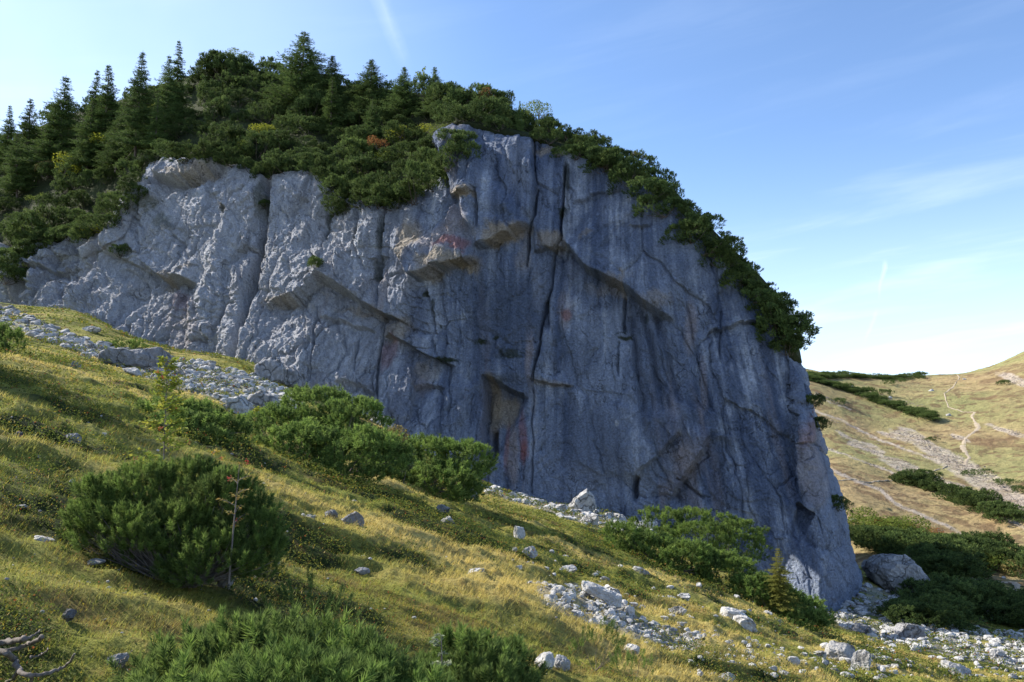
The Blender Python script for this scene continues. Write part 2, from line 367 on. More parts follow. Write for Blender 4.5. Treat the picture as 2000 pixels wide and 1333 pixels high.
def poly_d(px, py, pts):
    """distance, signed side (+ = left of travel), normalised run and length to a polyline"""
    best = np.full(px.shape, 1e9); sg = np.zeros(px.shape); run = np.zeros(px.shape); L = 0
    pts = [np.array(p[:2], float) for p in pts]
    for a, b in zip(pts[:-1], pts[1:]):
        d = b - a; l = np.hypot(*d) + 1e-9; t = ((px - a[0]) * d[0] + (py - a[1]) * d[1]) / (l * l); tc = np.clip(t, 0, 1)
        ex = px - (a[0] + tc * d[0]); ey = py - (a[1] + tc * d[1]); D = np.hypot(ex, ey)
        cr = (d[0] * (py - a[1]) - d[1] * (px - a[0])) / l
        m = D < best; best[m] = D[m]; sg[m] = -np.sign(cr[m]); run[m] = (L + tc * l)[m]; L += l
    return best, sg, run, L
def in_poly(px, py, pts):
    ins = np.zeros(np.shape(px), bool); n = len(pts)
    for i in range(n):
        x1, y1 = pts[i]; x2, y2 = pts[(i + 1) % n]
        c = ((y1 > py) != (y2 > py)) & (px < (x2 - x1) * (py - y1) / (y2 - y1 + 1e-9) + x1); ins ^= c
    return ins

# ------------------------------------------------------------------ meadow sheet (near ground, out to about 110 m)
C_STRAW = np.array([0.47, 0.375, 0.125]); C_GREEN = np.array([0.225, 0.24, 0.050]); C_DARK = np.array([0.035, 0.052, 0.014]); C_OCH = np.array([0.22, 0.15, 0.04])
def turf_mix(x, y):
    """weights of straw / green / dark cover at a place"""
    s = 0.85 * x + 0.35 * y; c = -0.35 * x + 0.85 * y
    a = fbm(s * 0.16, c * 0.34, 11.3, 4, 0.55); t = fbm(s * 0.55, c * 1.0, 4.2, 4, 0.55); d = fbm(x * 0.5, y * 0.5, 21.7, 4, 0.6)
    straw = sstep(-0.12, 0.42, a + 0.35 * t); dark = sstep(-0.06, 0.26, d - 0.3 * a - 0.45 * t)
    return straw, dark
def turf_col(x, y):
    st, dk = turf_mix(x, y); st = st[..., None]; dk = dk[..., None]
    c = C_GREEN * (1 - st) + C_STRAW * st; c = c * (1 - dk) + C_DARK * dk
    bk = 0.6 * sstep(0.15, 0.45, fbm(x * 0.35, y * 0.5, 61.7, 4, 0.6))[..., None]; c = c * (1 - bk) + np.array([0.17, 0.11, 0.045]) * bk
    return c
SCREE = {   # patches of loose stone, as outlines on the photograph
 'left': [(-120, 560), (0, 598), (60, 622), (180, 672), (300, 690), (420, 715), (480, 728), (560, 762), (600, 790), (560, 815), (470, 812), (400, 775), (300, 745), (200, 705), (90, 668), (0, 640), (-120, 600)],
 'foot': [(935, 945), (1050, 972), (1180, 985), (1290, 1010), (1290, 1045), (1200, 1040), (1140, 1025), (1040, 992), (940, 960)],
 'field': [(1050, 1150), (1120, 1140), (1210, 1165), (1225, 1200), (1330, 1235), (1385, 1262), (1340, 1275), (1240, 1250), (1130, 1215), (1060, 1180)],
 'valley': [(1600, 1190), (1690, 1140), (1800, 1170), (1830, 1230), (2050, 1240), (2050, 1320), (1900, 1290), (1750, 1262), (1640, 1225)]}
def build_meadow():
    th = np.linspace(R(-62), R(58), 1000)
    lr = np.concatenate([np.linspace(math.log(1.1), math.log(4), 60)[:-1], np.linspace(math.log(4), math.log(112), 640)])
    T, LR = np.meshgrid(th, lr); r = np.exp(LR); x = r * np.sin(T); y = r * np.cos(T); z = H(x, y)
    V = np.stack([x.ravel(), y.ravel(), z.ravel()], 1); col = turf_col(V[:, 0], V[:, 1])
    V[:, 2] -= 0.02
    px, py = proj(V)
    for nm, pl in SCREE.items():
        w = 8 * fbm(px * 0.05, py * 0.05, 2.0, 3)
        m = in_poly(px + w, py + w, pl) & (V[:, 1] > 12)
        k = (0.72 * sstep(-0.35, 0.15, fbm(V[:, 0] * 0.9, V[:, 1] * 0.9, 3.3, 3)))[:, None] * m[:, None]
        col = col * (1 - k) + np.array([0.33, 0.32, 0.30]) * k
    # a richer green apron at the foot of the wall
    for pl in ([(330, 690), (480, 705), (520, 745), (400, 728)], [(60, 598), (170, 620), (300, 690), (200, 675)]):
        m = in_poly(px, py, pl)[:, None] & (V[:, 1:2] > 30); col = np.where(m, col * 0.45 + np.array([0.15, 0.155, 0.03]) * (0.75 + 0.7 * fbm(V[:, 0] * 1.2, V[:, 1] * 1.2, 3.0, 4)[:, None]), col)
    me = mesh_from('meadow', V, grid_faces(len(lr), len(th)), col, True, [M_GROUND])
    setp(ob('meadow', me), kind='structure')
build_meadow()

# ------------------------------------------------------------------ far hillside sheet
RUNS = [([(1585, 800), (1640, 820), (1715, 858), (1800, 890), (1850, 908)], 3.2), ([(1608, 872), (1680, 900), (1750, 925), (1800, 950)], 2.6),
        ([(1612, 912), (1660, 935), (1720, 957), (1750, 985), (1850, 1027), (1880, 1045)], 4.5), ([(1810, 925), (1870, 955), (1960, 1010), (2060, 1060)], 5.0),
        ([(1660, 865), (1700, 880), (1722, 890)], 6), ([(1590, 770), (1620, 785), (1660, 800)], 1.6)]
PATCH = [(1790, 862, 34, 13), (1768, 913, 33, 14), (1648, 850, 9, 6), (1695, 872, 22, 8), (1850, 893, 42, 17), (1815, 875, 22, 7), (1900, 925, 50, 20), (1945, 955, 48, 18), (1985, 985, 50, 16),
         (1860, 950, 50, 11), (1920, 985, 50, 9), (1735, 850, 18, 5), (1872, 855, 14, 5), (1975, 845, 22, 6), (1780, 845, 20, 7), (1990, 745, 30, 10), (1960, 840, 25, 5)]
def build_hillside():
    th = np.linspace(R(8), R(60), 760); lr = np.linspace(math.log(104), math.log(1500), 620)
    lr = np.concatenate([np.linspace(math.log(104), math.log(460), 520)[:-1], np.linspace(math.log(460), math.log(1500), 50)])
    T, LR = np.meshgrid(th, lr); r = np.exp(LR); x = r * np.sin(T); y = r * np.cos(T); z = H(x, y) - 0.05
    V = np.stack([x.ravel(), y.ravel(), z.ravel()], 1); px, py = proj(V)
    a = fbm(V[:, 0] * 0.02, V[:, 1] * 0.02, 5.1, 5, 0.6)[:, None]; b = fbm(V[:, 0] * 0.07, V[:, 1] * 0.07, 8.1, 4, 0.6)[:, None]
    g = np.array([0.235, 0.225, 0.095]); o = np.array([0.315, 0.235, 0.12]); br = np.array([0.18, 0.115, 0.065])
    gk = sstep(-0.6, 0.6, a * 1.0 + 0.4 * b + ((px[:, None] - 1800) / 420) * 0.35 + (850 - py[:, None]) / 900)
    col = o * (1 - gk) + g * gk; bk = sstep(0.15, 0.5, b - a * 0.3); col = col * (1 - 0.7 * bk) + br * 0.7 * bk; q5 = (0.7 * sstep(0.12, 0.3, fbm(V[:, 0] * 0.35, V[:, 1] * 0.35, 18.1, 3, 0.6)))[:, None]; col = col * (1 - q5) + br * .8 * q5
    sc = np.zeros(len(V)); w1 = 9 * fbm(px * 0.06, py * 0.1, 1.0, 4, 0.6); w2 = 5 * fbm(px * 0.06, py * 0.1, 7.0, 4, 0.6)
    for pts, wd in RUNS:
        d, _, run, L = poly_d(px + w1 * 0.4, py + w2 * 0.4, pts); sc = np.maximum(sc, sstep(wd, wd * 0.35, d + 1.5 * fbm(px * 0.2, py * 0.2, 3.0, 2)))
    for cx, cy, rx, ry in PATCH:
        d = np.hypot((px + w1 - cx - (py - cy) * 1.2) / rx, (py + w2 - cy - (px - cx) * 0.28) / ry); sc = np.maximum(sc, sstep(1.05, 0.75, d) * 0.9)
    sc = (sc * 0.8 * (0.55 + 0.45 * sstep(-0.3, 0.1, fbm(V[:, 0] * 0.3, V[:, 1] * 0.3, 2.2, 3))))[:, None]
    col = col * (1 - sc) + np.array([0.44, 0.38, 0.32]) * sc
    me = mesh_from('hillside', V, grid_faces(len(lr), len(th)), col, True, [M_HILL]); setp(ob('hillside', me), kind='structure')
    th = np.linspace(R(-70), R(8), 60); lr = np.linspace(math.log(104), math.log(1500), 40)
    T, LR = np.meshgrid(th, lr); r = np.exp(LR); x = r * np.sin(T); y = r * np.cos(T); z = H0(x, y) - 3
    V = np.stack([x.ravel(), y.ravel(), z.ravel()], 1)
    setp(ob('ground', mesh_from('ground', V, grid_faces(40, 60), np.tile(C_GREEN, (len(V), 1)), True, [M_HILL])), kind='structure')
build_hillside()
def strip(name, pts, wd, lift=0.06):
    dense = []
    for a, b in zip(pts[:-1], pts[1:]):
        n = max(2, int(math.hypot(b[0] - a[0], b[1] - a[1]) / 2))
        for i in range(n): dense.append((a[0] + (b[0] - a[0]) * i / n, a[1] + (b[1] - a[1]) * i / n))
    dense.append(pts[-1]); q = np.array(dense)
    P, ok = hits(q[:, 0] + 0.8 * fbm(q[:, 0] * 0.2, q[:, 1] * 0.2, 1, 2), q[:, 1], 40); P = P[ok]
    t = np.gradient(P[:, :2], axis=0); t /= (np.linalg.norm(t, axis=1)[:, None] + 1e-9); nx = np.stack([-t[:, 1], t[:, 0]], 1)
    w = wd * (0.35 + 1.1 * vn(np.arange(len(P)) * 0.35, 0, len(pts) * 3.3)); rows = []
    for k in (-1, -0.5, 0, 0.5, 1):
        xy = P[:, :2] + nx * (w * k)[:, None]; z = H(xy[:, 0], xy[:, 1]) + lift - 0.1 * abs(k); rows.append(np.column_stack([xy, z]))
    V = np.concatenate(rows); setp(ob(name, mesh_from(name, V, grid_faces(5, len(P)), None, True, [M_PATH])), kind='structure')
strip('path', [(1882, 912), (1893, 895), (1880, 875), (1885, 858), (1905, 842), (1911, 834), (1898, 815), (1904, 808)], 0.6, 0.06)
strip('path', [(1904, 808), (1880, 806), (1852, 797), (1845, 775), (1853, 765), (1865, 752), (1874, 741), (1868, 734)], 0.28, 0.1)
strip('path', [(1616, 943), (1650, 940), (1700, 941), (1760, 936), (1800, 930), (1835, 920), (1855, 913), (1882, 912)], 0.2, 0.1)
strip('path', [(1860, 1128), (1900, 1132), (1945, 1136), (1980, 1136), (1988, 1144), (1984, 1158), (2002, 1176)], 0.45, 0.12)

# ------------------------------------------------------------------ the cliff
#        px   base(py,Y) comes from BASE      rim: px,py,Y        crest of the slope above: px,py,Y
COLS = [((-900, 420, 125), (-900, 380, 132), (-850, 300, 190)),
        ((-500, 500, 112), (-480, 430, 120), (-450, 310, 175)),
        ((-200, 550, 103), (-190, 455, 111), (-180, 300, 160)),
        ((0, 597, 96), (5, 478, 104), (10, 292, 150)),
        ((80, 606, 93), (90, 470, 101), (80, 262, 147)),
        ((150, 612, 91), (190, 458, 97), (150, 232, 143)),
        ((200, 640, 87.5), (238, 430, 95), (200, 216, 141)),
        ((245, 658, 86), (288, 322, 95), (260, 208, 138)),
        ((300, 680, 84), (330, 318, 94), (310, 190, 134)),
        ((380, 697, 82), (395, 325, 92), (380, 160, 130)),
        ((460, 704, 80), (465, 322, 91), (460, 140, 126)),
        ((520, 724, 79), (520, 345, 89), (540, 158, 122)),
        ((600, 767, 77), (600, 335, 88), (620, 180, 118)),
        ((700, 808, 76), (680, 385, 85), (700, 188, 114)),
        ((800, 862, 75), (790, 392, 82), (790, 196, 108)),
        ((870, 908, 74.3), (862, 345, 79.5), (860, 205, 104)),
        ((910, 930, 74), (898, 250, 78.5), (920, 215, 98)),
        ((1000, 967, 73), (1000, 262, 76.5), (1000, 232, 92)),
        ((1100, 992, 72), (1100, 292, 75), (1100, 262, 85)),
        ((1200, 1008, 70.5), (1200, 340, 73.5), (1205, 318, 81)),
        ((1300, 1053, 69), (1300, 405, 72), (1305, 390, 79)),
        ((1400, 1098, 67), (1400, 500, 71), (1405, 485, 77)),
        ((1500, 1148, 65), (1490, 590, 70), (1493, 575, 76)),
        ((1575, 1178, 62.4), (1535, 655, 70), (1530, 640, 76)),
        ((1622, 1198, 62), (1553, 690, 70.5), (1545, 668, 77)),
        ((1688, 1138, 72), (1566, 712, 76), (1552, 690, 84)),
        ((1640, 1110, 84), (1530, 715, 84), (1515, 700, 90)),
        ((1440, 1080, 98), (1300, 690, 96), (1280, 690, 102))]
_dx = [-900, -200, 0, 80, 150, 200, 245, 300, 380, 460, 520, 600]; _dy = [15, 15, 12, 10, 9, 7, 6, 5, 3.5, 2, 1, 0]
COLS = [tuple((p[0], p[1], p[2] + float(np.interp(c[0][0], _dx, _dy)) + (float(np.interp(c[0][0], [150, 260, 600, 820], [0, 4.5, 4, 0])) if j else 0)) for j, p in enumerate(c)) for c in COLS]
COLS = [c if c[0][0] < 990 or c[0][0] > 1580 or c[0][1] < 900 else (c[0], c[1], (c[1][0] + 3, c[1][1] - 7, c[2][2])) for c in COLS]
def cat(P, t):
    """Catmull-Rom through rows of P at fractional indices t"""
    n = len(P); i = np.clip(np.floor(t).astype(int), 0, n - 2); f = (t - i)[:, None]
    sh = (1,) * (P.ndim - 2)
    f = f.reshape((-1, 1) + sh)
    p0 = P[np.maximum(i - 1, 0)]; p1 = P[i]; p2 = P[i + 1]; p3 = P[np.minimum(i + 2, n - 1)]
    return 0.5 * (2 * p1 + (p2 - p0) * f + (2 * p0 - 5 * p1 + 4 * p2 - p3) * f ** 2 + (3 * p1 - p0 - 3 * p2 + p3) * f ** 3)
def build_ctrl():
    rows = []
    for k, (b, r, s) in enumerate(COLS):
        B = at(*b); Rm = at(*r); S = at(*s)
        dn = B.copy(); dn[2] -= 6
        m1 = B * 0.67 + Rm * 0.33; m2 = B * 0.33 + Rm * 0.67
        if 5 <= k <= 13: m1[1] += 0.6; m2[1] += 0.4           # slabby lower left
        if 14 <= k <= 18: m1[1] += 1.5; m2[1] -= 0.2          # hollow under the overhangs
        if k == 24: m1 = at(1618, 1020, 64.5); m2 = at(1572, 840, 67.5)
        if k == 25: m1 = at(1652, 1010, 73.5); m2 = at(1607, 880, 75)
        if k == 23: m1 = at(1562, 1000, 65.5); m2 = at(1550, 820, 68)
        if k == 26: m1 = at(1610, 980, 84); m2 = at(1570, 860, 84)
        q = float(np.interp(k, [11, 22], [1, .16])); back = S.copy(); back[1] += 40 * q; back[2] -= 14; back2 = S.copy(); back2[1] += 110 * q; back2[2] -= 70
        ms = (Rm + S) / 2
        if k <= 16: ms[2] += 1.0
        rows.append([dn, B, m1, m2, Rm, ms, S, back, back2])
    return np.array(rows)          # (col, row, 3)
CT = build_ctrl()
# arc-length-like parameter: dense where seen
def spread(keys, n):               # keys: cumulative weights at integer indices
    w = np.concatenate([[0], np.cumsum(keys)]); return np.interp(np.linspace(0, w[-1], n), w, np.arange(len(w)))
cw = []
for a, b in zip(COLS[:-1], COLS[1:]):
    d = abs(b[0][0] - a[0][0]); cw.append(d * (0.12 if a[0][0] < -150 else 1.0) + (25 if d < 80 else 0))
cw[24] = 110; cw[25] = 60; cw[26] = 15
TU = spread(cw, 1350)
TVc = np.concatenate([np.linspace(0, 1, 12)[:-1], np.linspace(1, 4, 640)])
TVh = np.linspace(4, 8, 170)
def surf(tu, tv):
    G = cat(CT, tu)                               # (nu, rows, 3)
    G = np.swapaxes(G, 0, 1)                      # (rows, nu, 3)
    return cat(G, tv)                             # (nv, nu, 3)
def gnorm(P):
    du = np.gradient(P, axis=1); dv = np.gradient(P, axis=0); n = np.cross(du, dv); n /= (np.linalg.norm(n, axis=2)[..., None] + 1e-9); return n

# edges: (points, height of step A, fade on the upper/left-hand side, width of the break, recess on the other side, its fade)
# travelling left to right the proud side is ABOVE the line
EDG = [([(290, 336), (330, 352), (385, 346), (445, 322)], 2.2, 40, 10, 0.7, 50),
       ([(265, 500), (320, 540), (388, 556)], 1.3, 45, 6, 1.2, 90),
       ([(505, 596), (570, 584), (628, 545), (700, 582), (745, 606), (800, 630)], 1.3, 60, 7, 1.1, 80),
       ([(612, 612), (660, 622), (735, 640)], 0.5, 14, 4, 0.2, 20),
       ([(742, 648), (800, 672), (858, 706), (892, 714)], 1.0, 45, 6, 0.7, 60),
       ([(790, 470), (822, 542), (862, 528), (945, 494)], 2.4, 60, 14, 0.5, 90),
       ([(886, 388), (945, 382)], 1.1, 40, 9, 0.2, 30),
       ([(925, 482), (1000, 458), (1036, 432)], 2.0, 70, 13, 0.5, 60),
       ([(1036, 488), (1075, 484), (1102, 478)], 1.0, 40, 8, 0.2, 30),
       ([(1092, 458), (1118, 486), (1145, 522), (1215, 556), (1258, 592), (1325, 632)], 2.0, 60, 11, 1.0, 110),
       ([(940, 730), (965, 742), (1035, 778)], 0.8, 90, 8, 1.2, 100),
       ([(1042, 744), (1085, 752), (1125, 750)], 0.6, 25, 6, 0.2, 30),
       ([(1236, 955), (1245, 920), (1290, 885), (1328, 845), (1332, 800)], 0.6, 80, 6, 0.3, 70),
       ([(1300, 985), (1340, 930), (1372, 880), (1388, 835)], 0.9, 60, 5, 0.6, 60),
       ([(1375, 658), (1420, 640), (1500, 612)], 0.4, 12, 3, 0.3, 14),
       ([(1235, 448), (1280, 450)], 0.4, 12, 3, 0.2, 12), ([(1110, 394), (1160, 380), (1235, 372)], 0.45, 16, 4, 0.1, 14),
       ([(1555, 985), (1575, 990), (1600, 1005)], 0.5, 14, 4, 0.8, 60),
       ([(515, 735), (560, 745), (600, 770)], 0.6, 16, 4, 0.5, 14), ([(650, 750), (690, 742), (735, 760)], 0.5, 16, 4, 0.3, 18),
       ([(800, 755), (830, 745), (870, 760)], 0.5, 16, 4, 0.4, 20), ([(220, 500), (290, 520)], 0.5, 16, 4, 0.3, 18),
       ([(0, 530), (60, 520), (110, 530), (170, 528)], 0.8, 12, 5, 0.5, 14)]
# vertical steps; travelling downward the proud side is on the RIGHT of the picture, upward on the LEFT
EDG += [([(945, 900), (943, 735)], 1.2, 25, 4, 1.4, 60), ([(388, 640), (386, 560)], 0.2, 20, 3, 0.6, 30),
        ([(886, 240), (884, 330), (890, 400), (896, 470)], 1.3, 60, 7, 0.3, 30), ([(1032, 440), (1045, 360), (1040, 260)], 1.3, 60, 5, 0.2, 20),
        ([(1100, 470), (1102, 390), (1108, 310)], 0.7, 30, 4, 0.3, 20), ([(800, 830), (806, 760), (803, 710)], 0.5, 20, 4, 0.4, 30),
        ([(292, 330), (262, 400), (228, 470), (196, 540), (164, 600)], 1.2, 40, 9, 0.6, 30),
        ([(395, 560), (390, 620), (392, 670)], 0.9, 30, 4, 0.5, 12), ([(1556, 700), (1560, 860), (1566, 990)], 0.7, 22, 5, 0.5, 30)]
CRK = [([(523, 345), (512, 420), (500, 500), (488, 560), (472, 620), (455, 702)], 5.0, 6.5, 1.0), ([(246, 628), (240, 662)], 2.2, 4.5, 0.9),
       ([(1042, 265), (1046, 360), (1044, 420), (1030, 455), (1030, 520)], 1.2, 2.0, 0.8), ([(1104, 305), (1098, 400), (1094, 465), (1078, 500), (1076, 560), (1064, 600), (1052, 690), (1042, 745)], 1.2, 2.0, 0.9),
       ([(1042, 745), (1040, 850), (1036, 960)], 0.5, 1.8, 0.7), ([(742, 600), (745, 650), (737, 710), (735, 800)], 1.0, 2.4, 0.8), ([(940, 375), (942, 450)], 0.8, 2.0, 0.8),
       ([(752, 392), (744, 480), (740, 560), (742, 600)], 1.0, 3.5, 0.9), ([(634, 400), (636, 470)], 0.7, 3.0, 0.8), ([(696, 400), (700, 480), (715, 530)], 0.7, 3.0, 0.8),
       ([(616, 585), (612, 680), (604, 740)], 0.6, 2.0, 0.6), ([(962, 830), (964, 890)], 1.8, 4.5, 0.9), ([(1215, 570), (1212, 640)], 0.9, 3, 0.8),
       ([(1242, 930), (1238, 975)], 1.6, 5, 0.9), ([(1202, 660), (1203, 730)], 0.5, 2, 0.7), ([(1320, 935), (1372, 972)], 0.5, 2, 0.6), ([(405, 320), (412, 420)], 0.3, 2, 0.5),
       ([(380, 555), (378, 610)], 0.8, 3, 0.7), ([(592, 735), (588, 770)], 1.2, 3.5, 0.9), ([(700, 640), (690, 720)], 0.4, 2, 0.5), ([(830, 560), (845, 600), (850, 660), (862, 700)], 0.5, 2.5, 0.6),
       ([(1065, 590), (1070, 640)], 0.8, 4, 0.8), ([(280, 380), (262, 450), (272, 520)], 0.7, 2.6, 0.7), ([(330, 455), (360, 480), (375, 530)], 0.6, 2.6, 0.6),
       ([(470, 520), (476, 560)], 0.4, 2, 0.5), ([(1550, 740), (1564, 860)], 0.7, 3, 0.7), ([(1410, 600), (1405, 700)], 0.4, 2, 0.5), ([(1600, 1010), (1640, 1100)], 0.6, 2.5, 0.6),
       ([(1340, 590), (1360, 690), (1390, 800)], 0.35, 3, 0.4), ([(1255, 600), (1275, 700), (1295, 800)], 0.7, 6, 0.35), ([(1280, 600), (1305, 700), (1325, 780)], 0.7, 6, 0.35), ([(1230, 600), (1245, 720), (1265, 860)], 0.6, 6, 0.3),
       ([(100, 480), (108, 520), (98, 590)], 0.9, 3, 0.8), ([(50, 500), (60, 560)], 0.7, 3, 0.7), ([(140, 470), (145, 525), (150, 570)], 0.9, 3, 0.8), ([(185, 480), (180, 540), (150, 600)], 0.8, 3, 0.8)]
# colour blotches: (cx, cy, rx, ry, colour, amount, vertical smear)
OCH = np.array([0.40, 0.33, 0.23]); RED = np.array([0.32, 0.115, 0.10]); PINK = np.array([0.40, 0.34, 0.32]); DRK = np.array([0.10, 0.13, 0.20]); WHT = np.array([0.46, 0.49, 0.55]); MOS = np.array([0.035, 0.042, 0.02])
BLO = [(370, 340, 75, 9, OCH, 0.6), (340, 536, 60, 12, OCH, 0.6), (350, 585, 22, 22, RED, 0.35), (345, 640, 45, 55, PINK, 0.4), (560, 590, 60, 12, OCH, 0.6), (700, 595, 60, 12, OCH, 0.5), (780, 640, 38, 34, OCH, 0.65),
       (760, 690, 22, 30, RED, 0.4), (805, 470, 28, 60, OCH, 0.75), (880, 505, 60, 22, OCH, 0.8), (870, 460, 60, 30, PINK, 0.6), (893, 476, 34, 12, RED, 0.65), (900, 425, 30, 30, PINK, 0.5),
       (915, 383, 30, 10, OCH, 0.8), (985, 455, 55, 22, OCH, 0.75), (1020, 500, 20, 30, OCH, 0.3), (1070, 470, 30, 22, OCH, 0.6), (1075, 290, 40, 12, OCH, 0.6), (900, 300, 12, 80, PINK, 0.35),
       (1190, 550, 60, 16, OCH, 0.5), (1280, 595, 40, 14, OCH, 0.4), (1105, 600, 16, 40, PINK, 0.35), (1108, 612, 10, 12, RED, 0.5), (960, 790, 16, 60, OCH, 0.8), (985, 800, 34, 36, OCH, 0.75), (1000, 880, 14, 70, PINK, 0.7),
       (1020, 850, 10, 60, RED, 0.5), (1022, 880, 10, 26, RED, 0.65), (988, 870, 6, 60, RED, 0.45), (1035, 680, 9, 80, PINK, 0.5), (820, 745, 22, 30, PINK, 0.45), (830, 720, 26, 16, OCH, 0.4), (850, 530, 26, 18, OCH, 0.5),
       (1350, 640, 16, 60, PINK, 0.45), (1345, 900, 34, 60, PINK, 0.5), (1300, 960, 20, 40, PINK, 0.4), (1375, 760, 10, 70, PINK, 0.35), (1580, 900, 22, 90, PINK, 0.55), (1600, 960, 20, 50, PINK, 0.4),
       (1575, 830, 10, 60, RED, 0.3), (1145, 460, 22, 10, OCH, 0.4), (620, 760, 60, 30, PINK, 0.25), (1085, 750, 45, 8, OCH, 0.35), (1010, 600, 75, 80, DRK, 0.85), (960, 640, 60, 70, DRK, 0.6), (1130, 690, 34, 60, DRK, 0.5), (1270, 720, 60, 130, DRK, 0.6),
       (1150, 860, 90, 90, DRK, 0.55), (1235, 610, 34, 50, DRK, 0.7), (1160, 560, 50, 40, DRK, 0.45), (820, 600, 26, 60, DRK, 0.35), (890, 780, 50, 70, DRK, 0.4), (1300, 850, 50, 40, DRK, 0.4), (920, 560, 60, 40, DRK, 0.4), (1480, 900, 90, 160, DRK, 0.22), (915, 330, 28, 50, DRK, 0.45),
       (1207, 828, 5, 7, WHT, 1.0), (545, 430, 28, 60, WHT, 0.35), (560, 560, 60, 50, WHT, 0.3), (1010, 320, 30, 60, WHT, 0.3), (800, 545, 26, 30, WHT, 0.3), (380, 400, 70, 40, WHT, 0.3), (1250, 420, 90, 40, WHT, 0.2), (1050, 560, 14, 60, WHT, 0.3),
       (746, 470, 7, 50, MOS, 0.8), (738, 530, 7, 30, MOS, 0.7), (636, 440, 6, 40, MOS, 0.6), (698, 450, 9, 30, MOS, 0.5), (1104, 345, 7, 35, MOS, 0.7), (1097, 412, 9, 14, MOS, 0.9), (945, 672, 16, 7, MOS, 0.95), (878, 706, 20, 5, MOS, 0.95),
       (1000, 695, 20, 12, MOS, 0.75), (972, 663, 7, 4, MOS, 0.9), (1218, 650, 22, 6, MOS, 0.95), (1070, 600, 5, 16, MOS, 0.8), (835, 572, 6, 7, MOS, 0.9), (848, 605, 5, 22, MOS, 0.7), (862, 638, 4, 5, MOS, 0.8), (1262, 615, 6, 14, MOS, 0.6),
       (280, 395, 26, 20, np.array([0.10, 0.11, 0.03]), 0.5), (310, 430, 26, 16, np.array([0.10, 0.11, 0.03]), 0.45), (440, 410, 9, 10, MOS, 0.7), (330, 440, 12, 8, MOS, 0.5), (510, 400, 9, 40, np.array([0.09, 0.09, 0.03]), 0.6), (500, 500, 8, 60, np.array([0.12, 0.10, 0.04]), 0.4)]
